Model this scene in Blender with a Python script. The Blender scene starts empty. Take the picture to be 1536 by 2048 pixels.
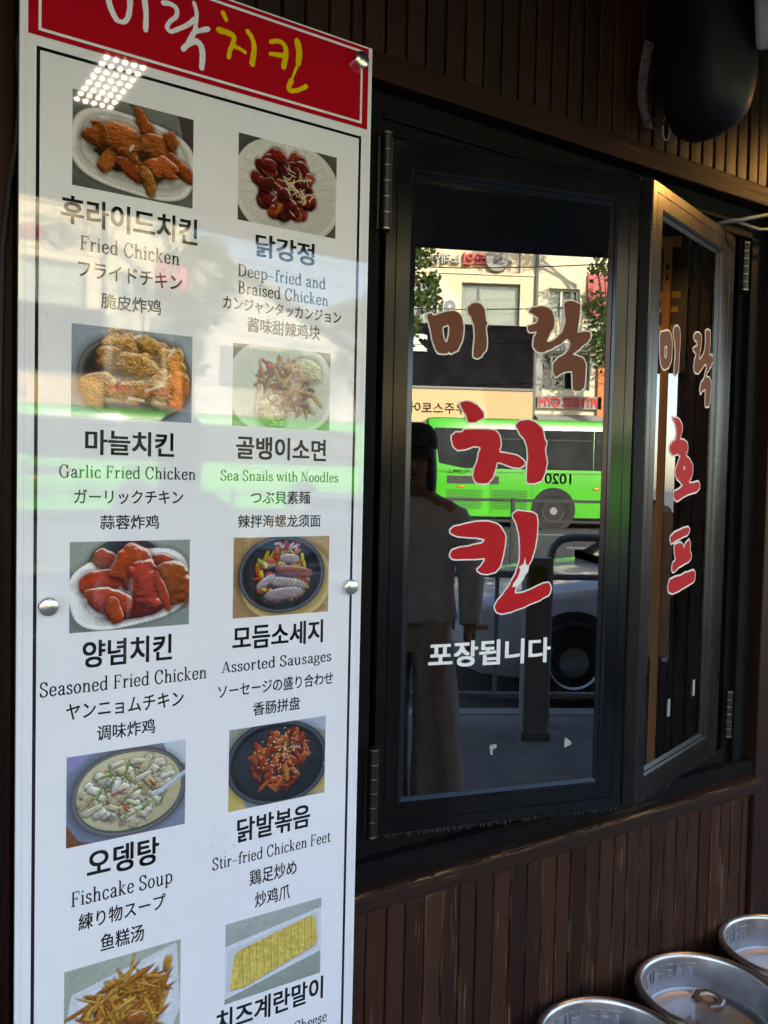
import bpy, math, random
import numpy as np
from mathutils import Vector, Matrix
R = math.radians
random.seed(7)
scene = bpy.context.scene

# ------------------------------------------------------------------ camera
cam_d = bpy.data.cameras.new('camera'); cam = bpy.data.objects.new('camera', cam_d)
scene.collection.objects.link(cam)
cam_d.sensor_fit = 'HORIZONTAL'; cam_d.sensor_width = 36.0; cam_d.lens = 36.0 * 1720 / 1536
cam_d.clip_start = 0.02; cam_d.clip_end = 3000
RX = (0.83380046, -0.55162706, 0.02200859); DN = (-0.00280323, -0.04409579, -0.99902337); FW = (0.55205881, 0.83292445, -0.03831343)
cam.matrix_world = Matrix(((RX[0], -DN[0], -FW[0], 0.0), (RX[1], -DN[1], -FW[1], -1.45), (RX[2], -DN[2], -FW[2], 1.55), (0, 0, 0, 1)))
scene.camera = cam

# ------------------------------------------------------------------ sky, sun, exposure
SUN_EL, SUN_AZ = 27.0, 20.0          # the sun stands behind the shop (+y), a little towards +x
world = bpy.data.worlds.new('World'); scene.world = world; world.use_nodes = True
wn = world.node_tree; wn.nodes.clear()
sky = wn.nodes.new('ShaderNodeTexSky'); sky.sky_type = 'NISHITA'; sky.sun_disc = False
sky.sun_elevation = R(SUN_EL); sky.sun_rotation = R(SUN_AZ); sky.air_density = 1.0; sky.dust_density = 1.5
bg = wn.nodes.new('ShaderNodeBackground'); bg.inputs['Strength'].default_value = 0.15
wo = wn.nodes.new('ShaderNodeOutputWorld')
wn.links.new(sky.outputs[0], bg.inputs['Color']); wn.links.new(bg.outputs[0], wo.inputs['Surface'])
sun_d = bpy.data.lights.new('sun', 'SUN'); sun_d.energy = 4.2; sun_d.angle = R(0.5); sun_d.color = (1.0, 0.90, 0.74)
sun = bpy.data.objects.new('sun', sun_d); scene.collection.objects.link(sun)
sdir = Vector((math.sin(R(SUN_AZ)) * math.cos(R(SUN_EL)), math.cos(R(SUN_AZ)) * math.cos(R(SUN_EL)), math.sin(R(SUN_EL))))
sun.rotation_euler = sdir.to_track_quat('Z', 'Y').to_euler(); sun.location = (0, 0, 20)
scene.view_settings.view_transform = 'Standard'; scene.view_settings.look = 'None'
scene.view_settings.exposure = 2.75; scene.view_settings.gamma = 1.0
scene.cycles.use_denoising = True
scene.cycles.max_bounces = 8; scene.cycles.transparent_max_bounces = 12
scene.cycles.sample_clamp_indirect = 6.0

# ------------------------------------------------------------------ helpers
COL = scene.collection

class MB:
    """collects vertices and faces of ONE mesh"""
    def __init__(s): s.v = []; s.f = []; s.m = []; s.mi = 0; s.M = None
    def add(s, vs, fs):
        n = len(s.v)
        if s.M is not None: vs = [tuple(s.M @ Vector(p)) for p in vs]
        s.v += [tuple(p) for p in vs]; s.f += [tuple(n + i for i in f) for f in fs]; s.m += [s.mi] * len(fs); return s
    def box(s, x0, y0, z0, x1, y1, z1):
        return s.add([(x0,y0,z0),(x1,y0,z0),(x1,y1,z0),(x0,y1,z0),(x0,y0,z1),(x1,y0,z1),(x1,y1,z1),(x0,y1,z1)],
                     [(0,3,2,1),(4,5,6,7),(0,1,5,4),(1,2,6,5),(2,3,7,6),(3,0,4,7)])
    def quad(s, a, b, c, d): return s.add([a,b,c,d], [(0,1,2,3)])
    def tube(s, pts, r, n=8, cap=True):
        pts = [Vector(p) for p in pts]; rs = r if hasattr(r, '__len__') else [r]*len(pts)
        vs = []; fs = []; up = None
        for i, p in enumerate(pts):
            t = (pts[min(i+1, len(pts)-1)] - pts[max(i-1, 0)]).normalized()
            if up is None: up = Vector((0,0,1)) if abs(t.z) < .9 else Vector((1,0,0))
            a = (up - t*up.dot(t)).normalized(); b = t.cross(a); up = a
            for k in range(n):
                w = 2*math.pi*k/n; vs.append(p + a*math.cos(w)*rs[i] + b*math.sin(w)*rs[i])
        for i in range(len(pts)-1):
            for k in range(n):
                k2 = (k+1) % n; fs.append((i*n+k, i*n+k2, (i+1)*n+k2, (i+1)*n+k))
        if cap: fs.append(tuple(range(n))[::-1]); fs.append(tuple((len(pts)-1)*n + k for k in range(n)))
        return s.add(vs, fs)
    def lathe(s, prof, n=48, c=(0,0,0), closed=False):
        vs = []; fs = []; m = len(prof)
        for k in range(n):
            w = 2*math.pi*k/n
            for r, z in prof: vs.append((c[0]+r*math.cos(w), c[1]+r*math.sin(w), c[2]+z))
        for k in range(n):
            k2 = (k+1) % n
            for i in range(m if closed else m-1):
                j = (i+1) % m; fs.append((k*m+i, k2*m+i, k2*m+j, k*m+j))
        return s.add(vs, fs)
    def loft(s, rings, cap=True, close=True):
        n = len(rings[0]); vs = [p for r in rings for p in r]; fs = []
        for i in range(len(rings)-1):
            for k in range(n if close else n-1):
                k2 = (k+1) % n; fs.append((i*n+k, i*n+k2, (i+1)*n+k2, (i+1)*n+k))
        if cap: fs.append(tuple(range(n))[::-1]); fs.append(tuple((len(rings)-1)*n+k for k in range(n)))
        return s.add(vs, fs)
    def ball(s, c, r, n=12, m=8):
        rx, ry, rz = r if hasattr(r, '__len__') else (r, r, r); vs = []; fs = []
        for i in range(m+1):
            a = math.pi*i/m
            for k in range(n):
                w = 2*math.pi*k/n; vs.append((c[0]+rx*math.sin(a)*math.cos(w), c[1]+ry*math.sin(a)*math.sin(w), c[2]+rz*math.cos(a)))
        for i in range(m):
            for k in range(n):
                k2 = (k+1) % n; fs.append((i*n+k, (i+1)*n+k, (i+1)*n+k2, i*n+k2))
        return s.add(vs, fs)
    def build(s, name, mats, parent=None, smooth=False, loc=None):
        me = bpy.data.meshes.new(name); me.from_pydata(s.v, [], s.f)
        if not isinstance(mats, (list, tuple)): mats = [mats]
        for m in mats: me.materials.append(m)
        me.polygons.foreach_set('material_index', s.m)
        if smooth:
            me.polygons.foreach_set('use_smooth', [True]*len(s.f))
            if smooth != 1:
                try: me.set_sharp_from_angle(angle=R(smooth))
                except Exception: pass
        me.update()
        return link(name, me, parent, loc)

def link(name, me, parent=None, loc=None):
    o = bpy.data.objects.new(name, me); COL.objects.link(o)
    if parent is not None: o.parent = parent
    if loc is not None: o.location = loc
    return o
def tag(o, label=None, cat=None, group=None, kind=None):
    if label: o['label'] = label
    if cat: o['category'] = cat
    if group: o['group'] = group
    if kind: o['kind'] = kind
    return o
def thing(name, label, cat, loc=(0,0,0), rz=0, group=None):
    o = bpy.data.objects.new(name, None); COL.objects.link(o); o.location = loc; o.rotation_euler = (0,0,rz)
    o.empty_display_size = .1
    return tag(o, label, cat, group)
def copy_tree(o, parent=None):
    c = o.copy(); COL.objects.link(c)
    if parent is not None: c.parent = parent
    for ch in [k for k in list(COL.objects) if k.parent == o]: copy_tree(ch, c)
    return c
def bevel(o, w=.002, seg=2):
    m = o.modifiers.new('bevel', 'BEVEL'); m.width = w; m.segments = seg; m.limit_method = 'ANGLE'; m.angle_limit = R(40); return o

# ------------------------------------------------------------------ materials
def new_mat(name):
    m = bpy.data.materials.new(name); m.use_nodes = True; nt = m.node_tree; nt.nodes.clear()
    out = nt.nodes.new('ShaderNodeOutputMaterial'); b = nt.nodes.new('ShaderNodeBsdfPrincipled')
    nt.links.new(b.outputs[0], out.inputs['Surface']); return m, nt, b
def coords(nt, scale, kind='Object'):
    tc = nt.nodes.new('ShaderNodeTexCoord'); mp = nt.nodes.new('ShaderNodeMapping')
    mp.inputs['Scale'].default_value = scale if hasattr(scale, '__len__') else (scale,)*3
    nt.links.new(tc.outputs[kind], mp.inputs['Vector']); return mp.outputs[0]
def noise(nt, vec, scale=1.0, detail=4.0, rough=.55, dist=0.0):
    n = nt.nodes.new('ShaderNodeTexNoise'); n.inputs['Scale'].default_value = scale; n.inputs['Detail'].default_value = detail
    n.inputs['Roughness'].default_value = rough; n.inputs['Distortion'].default_value = dist
    nt.links.new(vec, n.inputs['Vector']); return n.outputs['Fac']
def ramp(nt, fac, stops):
    r = nt.nodes.new('ShaderNodeValToRGB'); e = r.color_ramp.elements
    while len(e) < len(stops): e.new(.5)
    for k, (p, c) in enumerate(stops): e[k].position = p; e[k].color = (*c, 1) if hasattr(c, '__len__') else (c, c, c, 1)
    nt.links.new(fac, r.inputs['Fac']); return r.outputs['Color']
def mix(nt, fac, a, b, mode='MIX'):
    n = nt.nodes.new('ShaderNodeMix'); n.data_type = 'RGBA'; n.blend_type = mode
    for sock, val in ((n.inputs['Factor'], fac), (n.inputs['A'], a), (n.inputs['B'], b)):
        if hasattr(val, 'node'): nt.links.new(val, sock)
        elif hasattr(val, '__len__'): sock.default_value = (*val, 1) if len(val) == 3 else val
        else: sock.default_value = val
    return n.outputs['Result']
def bump(nt, b, h, strength=.3, dist=.002):
    n = nt.nodes.new('ShaderNodeBump'); n.inputs['Strength'].default_value = strength; n.inputs['Distance'].default_value = dist
    nt.links.new(h, n.inputs['Height']); nt.links.new(n.outputs[0], b.inputs['Normal'])
def P(name, col, rough=.5, metal=0.0, ior=1.5, var=.0, vs=20.0, bs=0.0, bd=.001, rvar=0.0, coat=0.0):
    """painted / plain surface with a little procedural variation"""
    m, nt, b = new_mat(name)
    b.inputs['Base Color'].default_value = (*col, 1); b.inputs['Roughness'].default_value = rough
    b.inputs['Metallic'].default_value = metal; b.inputs['IOR'].default_value = ior
    if coat: b.inputs['Coat Weight'].default_value = coat; b.inputs['Coat Roughness'].default_value = .05
    if var or bs or rvar:
        n = noise(nt, coords(nt, vs), 1.0, 5.0)
        if var:
            lo = tuple(c*(1-var) for c in col); hi = tuple(min(1, c*(1+var)) for c in col)
            nt.links.new(ramp(nt, n, [(.3, lo), (.7, hi)]), b.inputs['Base Color'])
        if rvar: nt.links.new(ramp(nt, n, [(.3, max(0, rough-rvar)), (.7, min(1, rough+rvar))]), b.inputs['Roughness'])
        if bs: bump(nt, b, n, bs, bd)
    return m
def emit(name, col, strength):
    m = bpy.data.materials.new(name); m.use_nodes = True; nt = m.node_tree; nt.nodes.clear()
    out = nt.nodes.new('ShaderNodeOutputMaterial'); e = nt.nodes.new('ShaderNodeEmission')
    e.inputs[0].default_value = (*col, 1); e.inputs[1].default_value = strength; nt.links.new(e.outputs[0], out.inputs[0]); return m
def wood(name, dark, light, wear=(.26,.15,.06), amount=.5, stretch=(70,70,3), rough=.5, edge=True, spec=.3, ew=.085):
    m, nt, b = new_mat(name)
    v = coords(nt, stretch)
    at = nt.nodes.new('ShaderNodeAttribute'); at.attribute_name = 'tone'
    sep = nt.nodes.new('ShaderNodeSeparateColor'); nt.links.new(at.outputs['Color'], sep.inputs[0])
    # shift the grain from board to board
    off = nt.nodes.new('ShaderNodeVectorMath'); off.operation = 'MULTIPLY_ADD'
    nt.links.new(at.outputs['Color'], off.inputs[0]); off.inputs[1].default_value = (0, 0, 40); nt.links.new(v, off.inputs[2])
    g = noise(nt, off.outputs[0], 1.0, 8.0, .65, .6)
    base = ramp(nt, g, [(.25, dark), (.62, light), (.8, tuple(c*1.5 for c in light))])
    tone = ramp(nt, sep.outputs['Red'], [(0, .55), (1, 1.35)])
    base = mix(nt, 1.0, base, tone, 'MULTIPLY')
    hue = mix(nt, sep.outputs['Green'], (1.12, .93, .85), (.95, 1.0, 1.0)); base = mix(nt, 1.0, base, hue, 'MULTIPLY')
    # worn streaks where the stain has gone, in patches and most along board edges
    w1 = noise(nt, off.outputs[0], 1.6, 10.0, .72, .3)
    w2 = noise(nt, coords(nt, tuple(max(2.0, q*.11) for q in stretch)), 1.0, 3.0)
    add = nt.nodes.new('ShaderNodeMath'); add.operation = 'MULTIPLY_ADD'
    nt.links.new(w2, add.inputs[0]); add.inputs[1].default_value = .36; nt.links.new(w1, add.inputs[2])
    add2 = nt.nodes.new('ShaderNodeMath'); add2.operation = 'MULTIPLY_ADD'
    nt.links.new(sep.outputs['Blue'], add2.inputs[0]); add2.inputs[1].default_value = ew if edge else 0; nt.links.new(add.outputs[0], add2.inputs[2])
    t0 = 1.02 - .2*amount
    wmask = ramp(nt, add2.outputs[0], [(t0-.045, 0.0), (t0+.035, .9)])
    # fine flecks along the grain
    f1 = noise(nt, coords(nt, tuple(q*2.6 for q in stretch)), 1.0, 4.0, .6)
    f2 = noise(nt, coords(nt, tuple(max(3.0, q*.2) for q in stretch)), 1.0, 2.0)
    fm = nt.nodes.new('ShaderNodeMath'); fm.operation = 'MULTIPLY'; nt.links.new(f1, fm.inputs[0]); nt.links.new(f2, fm.inputs[1])
    fl = ramp(nt, fm.outputs[0], [(.335, 0.0), (.385, .75*amount)])
    mx_ = nt.nodes.new('ShaderNodeMath'); mx_.operation = 'MAXIMUM'; nt.links.new(wmask, mx_.inputs[0]); nt.links.new(fl, mx_.inputs[1])
    fade = mix(nt, mx_.outputs[0], base, wear)
    nt.links.new(fade, b.inputs['Base Color'])
    nt.links.new(ramp(nt, g, [(.3, rough+.14), (.7, rough-.08)]), b.inputs['Roughness'])
    b.inputs['Specular IOR Level'].default_value = spec
    bump(nt, b, g, .35, .0015)
    return m

M = {}
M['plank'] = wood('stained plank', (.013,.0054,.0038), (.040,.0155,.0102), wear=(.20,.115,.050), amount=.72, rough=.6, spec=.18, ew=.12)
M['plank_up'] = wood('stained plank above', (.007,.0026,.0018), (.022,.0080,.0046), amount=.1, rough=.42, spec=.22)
M['trim'] = wood('stained trim', (.011,.0042,.003), (.024,.0085,.0056), amount=.25, spec=.1, stretch=(3,70,70), rough=.5)
M['sill'] = wood('weathered sill', (.010,.0065,.005), (.028,.0145,.010), wear=(.32,.18,.07), amount=.45, stretch=(6,120,120), rough=.7, spec=.15, ew=.205)
M['frame'] = P('black window paint', (.0042,.0042,.0046), .16, ior=1.45, var=.10, vs=6, rvar=.04)
M['frame_b'] = P('black window paint, satin', (.0065,.0060,.0055), .27, ior=1.5, var=.10, vs=6, rvar=.04)
M['jamb'] = P('matt black frame paint', (.004,.004,.0042), .75, ior=1.2, var=.1, vs=6)
M['gasket'] = P('black rubber', (.008,.008,.008), .7, var=.5, vs=120, bs=.5, bd=.002)
M['hinge'] = P('black hinge steel', (.006,.0055,.005), .38, var=.2, vs=60, rvar=.1)
M['hinge_ring'] = P('worn hinge brass', (.45,.40,.30), .35, metal=1)
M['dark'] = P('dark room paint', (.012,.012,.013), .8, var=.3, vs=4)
M['steel'] = P('brushed steel', (.62,.63,.66), .50, metal=1.0, var=.10, vs=(14,14,60), bs=.02, bd=.001, rvar=.06)
M['steel_rim'] = P('worn steel rim', (.60,.59,.58), .36, metal=1.0, var=.14, vs=25, bs=.03, bd=.001, rvar=.06)
M['cap'] = P('standoff steel', (.70,.69,.64), .25, metal=1.0, var=.08, vs=60)
M['black_plastic'] = P('black plastic', (.006,.006,.008), .38, var=.2, vs=30)
M['white_print'] = P('white print behind acrylic', (.775,.795,.83), .03, ior=1.66, var=.012, vs=9)
def specks(m, col=(.50,.50,.49)):
    nt = m.node_tree; b = next(n for n in nt.nodes if n.type == 'BSDF_PRINCIPLED'); s_ = b.inputs['Base Color'].links[0].from_socket
    a_ = noise(nt, coords(nt, 130), 1.0, 2.0, .5); c_ = noise(nt, coords(nt, (4,4,3)), 1.0, 3.0)
    k = nt.nodes.new('ShaderNodeMath'); k.operation = 'MULTIPLY'; nt.links.new(a_, k.inputs[0]); nt.links.new(c_, k.inputs[1])
    nt.links.new(mix(nt, ramp(nt, k.outputs[0], [(.435, 0.0), (.47, .5)]), s_, col), b.inputs['Base Color'])
specks(M['white_print'])
M['red_print'] = P('red print', (.40,.0035,.011), .03, ior=1.66)
M['yellow_print'] = P('yellow print', (.72,.52,.0), .03, ior=1.66)
M['black_print'] = P('black print', (.010,.010,.010), .03, ior=1.66)
M['white_vinyl'] = P('white vinyl', (.78,.78,.75), .55)
M['red_vinyl'] = P('red vinyl', (.45,.005,.012), .55, ior=1.3, var=.08, vs=150)
M['brown_vinyl'] = P('brown vinyl', (.150,.052,.026), .55, ior=1.3, var=.12, vs=180)
def glass_mat(name, tint, refl, dust=.028):
    m = bpy.data.materials.new(name); m.use_nodes = True; nt = m.node_tree; nt.nodes.clear()
    out = nt.nodes.new('ShaderNodeOutputMaterial'); t = nt.nodes.new('ShaderNodeBsdfTransparent'); g = nt.nodes.new('ShaderNodeBsdfGlossy')
    t.inputs[0].default_value = (*tint, 1); g.inputs['Roughness'].default_value = 0.0; g.inputs['Color'].default_value = (1,1,1,1)
    lw = nt.nodes.new('ShaderNodeFresnel'); lw.inputs['IOR'].default_value = refl
    mx = nt.nodes.new('ShaderNodeMixShader'); nt.links.new(lw.outputs[0], mx.inputs[0])
    nt.links.new(t.outputs[0], mx.inputs[1]); nt.links.new(g.outputs[0], mx.inputs[2])
    # a film of dust and wiping streaks on the pane
    df = nt.nodes.new('ShaderNodeBsdfDiffuse'); df.inputs[0].default_value = (.45,.44,.42,1)
    d1 = noise(nt, coords(nt, (5,5,1.6)), 1.0, 6.0, .65, 1.2); d2 = noise(nt, coords(nt, 140), 1.0, 2.0)
    ml = nt.nodes.new('ShaderNodeMath'); ml.operation = 'MULTIPLY'; nt.links.new(d1, ml.inputs[0]); nt.links.new(d2, ml.inputs[1])
    dm = nt.nodes.new('ShaderNodeMixShader'); nt.links.new(ramp(nt, ml.outputs[0], [(.22, .0), (.42, dust)]), dm.inputs[0])
    nt.links.new(mx.outputs[0], dm.inputs[1]); nt.links.new(df.outputs[0], dm.inputs[2]); nt.links.new(dm.outputs[0], out.inputs[0]); return m
M['glass'] = glass_mat('tinted window glass', (.30,.34,.33), 2.3)
M['clear'] = glass_mat('far window glass', (.86,.90,.88), 1.5)

# ------------------------------------------------------------------ measured outlines and texts (metres on the board / on each pane)
MENU = [
  ('K', '후라이드치킨', 0.4253, 1.9538, 0.2195, 0.0441),
  ('E', 'Fried Chicken', 0.4245, 1.9062, 0.1615, 0.0245),
  ('J', 'フライドチキン', 0.4255, 1.8667, 0.1675, 0.0261),
  ('J', '脆皮炸鸡', 0.4258, 1.822, 0.0968, 0.0262),
  ('K', '마늘치킨', 0.4269, 1.5983, 0.1444, 0.0404),
  ('E', 'Garlic Fried Chicken', 0.4266, 1.5511, 0.223, 0.0218),
  ('J', 'ガーリックチキン', 0.4272, 1.5118, 0.1772, 0.0243),
  ('J', '蒜蓉炸鸡', 0.4271, 1.4711, 0.096, 0.0244),
  ('K', '양념치킨', 0.4269, 1.2608, 0.1463, 0.0444),
  ('E', 'Seasoned Fried Chicken', 0.4257, 1.2113, 0.2743, 0.0247),
  ('J', 'ヤンニョムチキン', 0.4253, 1.1713, 0.1923, 0.0273),
  ('J', '调味炸鸡', 0.4249, 1.131, 0.0951, 0.0265),
  ('K', '오뎅탕', 0.4227, 0.919, 0.1183, 0.047),
  ('E', 'Fishcake Soup', 0.4226, 0.8678, 0.1686, 0.0269),
  ('J', '練り物スープ', 0.4226, 0.8278, 0.1433, 0.0287),
  ('J', '鱼糕汤', 0.422, 0.7843, 0.0717, 0.0304),
  ('K', '닭강정', 0.6993, 1.9526, 0.1168, 0.0403),
  ('E', 'Deep-fried and', 0.6953, 1.9043, 0.1747, 0.0228),
  ('E', 'Braised Chicken', 0.6986, 1.8748, 0.1801, 0.0229),
  ('J', 'カンジャンタッカンジョン', 0.6991, 1.846, 0.2338, 0.0238),
  ('J', '酱味甜辣鸡块', 0.7002, 1.8137, 0.1439, 0.0274),
  ('K', '골뱅이소면', 0.6998, 1.5997, 0.1793, 0.0411),
  ('E', 'Sea Snails with Noodles', 0.6995, 1.5504, 0.2361, 0.0197),
  ('J', 'つぶ貝素麺', 0.6985, 1.5128, 0.1187, 0.0251),
  ('J', '辣拌海螺龙须面', 0.6984, 1.4705, 0.1646, 0.0242),
  ('K', '모듬소세지', 0.6998, 1.2647, 0.1815, 0.0437),
  ('E', 'Assorted Sausages', 0.6993, 1.2157, 0.2215, 0.0218),
  ('J', 'ソーセージの盛り合わせ', 0.6989, 1.1739, 0.2306, 0.0256),
  ('J', '香肠拼盘', 0.6977, 1.1348, 0.0944, 0.0256),
  ('K', '닭발볶음', 0.6969, 0.92, 0.147, 0.0445),
  ('E', 'Stir-fried Chicken Feet', 0.6964, 0.8698, 0.2386, 0.0232),
  ('J', '鶏足炒め', 0.6965, 0.8281, 0.0948, 0.0299),
  ('J', '炒鸡爪', 0.6959, 0.7854, 0.0707, 0.0299),
  ('K', '치즈계란말이', 0.6973, 0.5812, 0.2169, 0.0444),
  ('E', 'with Cheese', 0.7546, 0.521, 0.1226, 0.0232),
]
GLYPHS_A = [('brown',[(0.1011,1.8884),(0.1103,1.8926),(0.115,1.8868),(0.1253,1.8911),(0.1402,1.8968),(0.1591,1.9008),(0.1725,1.8977),(0.1805,1.8844),(0.1838,1.8637),(0.1817,1.8426),(0.1727,1.821),(0.1596,1.8124),(0.1507,1.816),(0.1482,1.8117),(0.1293,1.8104),(0.1215,1.821),(0.1134,1.8446),(0.1072,1.8682)],[(0.1354,1.8652),(0.1466,1.8713),(0.1516,1.8682),(0.1513,1.8508),(0.1476,1.8349),(0.1419,1.8363),(0.1377,1.8498)]),('brown',[(0.1913,1.9097),(0.2007,1.9182),(0.2122,1.922),(0.224,1.9178),(0.2321,1.9061),(0.2346,1.8852),(0.2379,1.882),(0.234,1.8676),(0.2378,1.8431),(0.2364,1.8254),(0.227,1.8124),(0.2194,1.8066),(0.2077,1.8076),(0.2079,1.8269),(0.2096,1.8517),(0.2078,1.8726),(0.2015,1.8896),(0.1927,1.9011)],None),('brown',[(0.3332,1.9127),(0.3409,1.9224),(0.3591,1.9268),(0.3754,1.9271),(0.3901,1.9193),(0.3969,1.9017),(0.3954,1.8835),(0.3856,1.8682),(0.3779,1.8514),(0.3902,1.8541),(0.4064,1.8662),(0.4183,1.8816),(0.4239,1.9002),(0.4211,1.9218),(0.4184,1.9398),(0.4307,1.9452),(0.4476,1.943),(0.4596,1.9378),(0.4582,1.9176),(0.4556,1.8954),(0.4528,1.8769),(0.4687,1.8818),(0.4858,1.8812),(0.4874,1.8703),(0.4802,1.8587),(0.4698,1.8524),(0.4616,1.8427),(0.4542,1.8385),(0.4432,1.8286),(0.4537,1.8275),(0.4708,1.8231),(0.4778,1.8069),(0.4772,1.7866),(0.4752,1.7606),(0.467,1.7517),(0.4479,1.7518),(0.4452,1.77),(0.4444,1.7938),(0.4297,1.7929),(0.4133,1.7846),(0.4031,1.7768),(0.3965,1.7891),(0.3959,1.8073),(0.4079,1.8208),(0.4243,1.8292),(0.4343,1.8426),(0.4381,1.8539),(0.4293,1.8642),(0.4152,1.8515),(0.3948,1.8399),(0.3746,1.8294),(0.3561,1.83),(0.3464,1.8401),(0.3471,1.8582),(0.3547,1.8732),(0.3446,1.8706),(0.3345,1.8716),(0.3321,1.8822),(0.3441,1.8867),(0.3541,1.8911),(0.3579,1.9022),(0.3454,1.9084)],None),('red',[(0.1795,1.7128),(0.1909,1.7169),(0.2065,1.7141),(0.2223,1.7061),(0.2344,1.6924),(0.2354,1.6836),(0.2193,1.674),(0.1999,1.6715),(0.1957,1.6854),(0.1836,1.7025)],None),('red',[(0.1623,1.6418),(0.1697,1.6502),(0.1881,1.6516),(0.1895,1.6569),(0.2081,1.6583),(0.2393,1.6596),(0.263,1.658),(0.2733,1.6459),(0.2766,1.6281),(0.2723,1.6118),(0.2923,1.6099),(0.3166,1.6059),(0.331,1.5973),(0.3353,1.5883),(0.3254,1.5808),(0.3093,1.5804),(0.289,1.5871),(0.2689,1.5919),(0.2654,1.5775),(0.26,1.5594),(0.2505,1.5467),(0.2387,1.5447),(0.221,1.5461),(0.214,1.5584),(0.2162,1.5763),(0.2235,1.5943),(0.2251,1.6068),(0.2306,1.6212),(0.2168,1.6243),(0.1976,1.6166),(0.1784,1.6131),(0.1667,1.6226)],None),('red',[(0.3105,1.6707),(0.3183,1.68),(0.3384,1.6845),(0.359,1.6781),(0.3759,1.6642),(0.3807,1.6425),(0.3858,1.6372),(0.3824,1.617),(0.3885,1.5952),(0.3851,1.5731),(0.3774,1.5546),(0.3612,1.5477),(0.3407,1.5484),(0.3398,1.5757),(0.342,1.5976),(0.3403,1.6229),(0.3337,1.6408),(0.319,1.6566)],None),('red',[(0.1645,1.4461),(0.1713,1.4532),(0.1943,1.4586),(0.2214,1.464),(0.2489,1.4653),(0.2708,1.4607),(0.2832,1.4499),(0.2937,1.4339),(0.2929,1.4176),(0.2889,1.3922),(0.2835,1.3705),(0.2739,1.3579),(0.2562,1.3527),(0.2383,1.3548),(0.2282,1.3621),(0.2397,1.3728),(0.2492,1.3871),(0.2158,1.3856),(0.1847,1.3848),(0.1712,1.386),(0.1659,1.3949),(0.1688,1.4038),(0.184,1.4091),(0.215,1.4143),(0.2404,1.4196),(0.2461,1.4268),(0.2302,1.4304),(0.1989,1.4322),(0.1795,1.434),(0.1658,1.4411)],None),('red',[(0.3084,1.4794),(0.3182,1.4885),(0.3365,1.4869),(0.357,1.4852),(0.3676,1.4761),(0.3694,1.4578),(0.3689,1.4357),(0.3656,1.41),(0.3582,1.3843),(0.3466,1.3624),(0.3328,1.3443),(0.3232,1.3261),(0.3177,1.3097),(0.338,1.3111),(0.3664,1.3216),(0.3868,1.3304),(0.4013,1.332),(0.4071,1.3208),(0.4043,1.306),(0.3838,1.2953),(0.3471,1.2815),(0.3148,1.2713),(0.2907,1.2665),(0.2765,1.2724),(0.2721,1.2835),(0.2778,1.2942),(0.2933,1.3121),(0.3088,1.3337),(0.3222,1.3591),(0.3295,1.3846),(0.3286,1.4138),(0.3258,1.4394),(0.319,1.4612)],None)]
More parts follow.
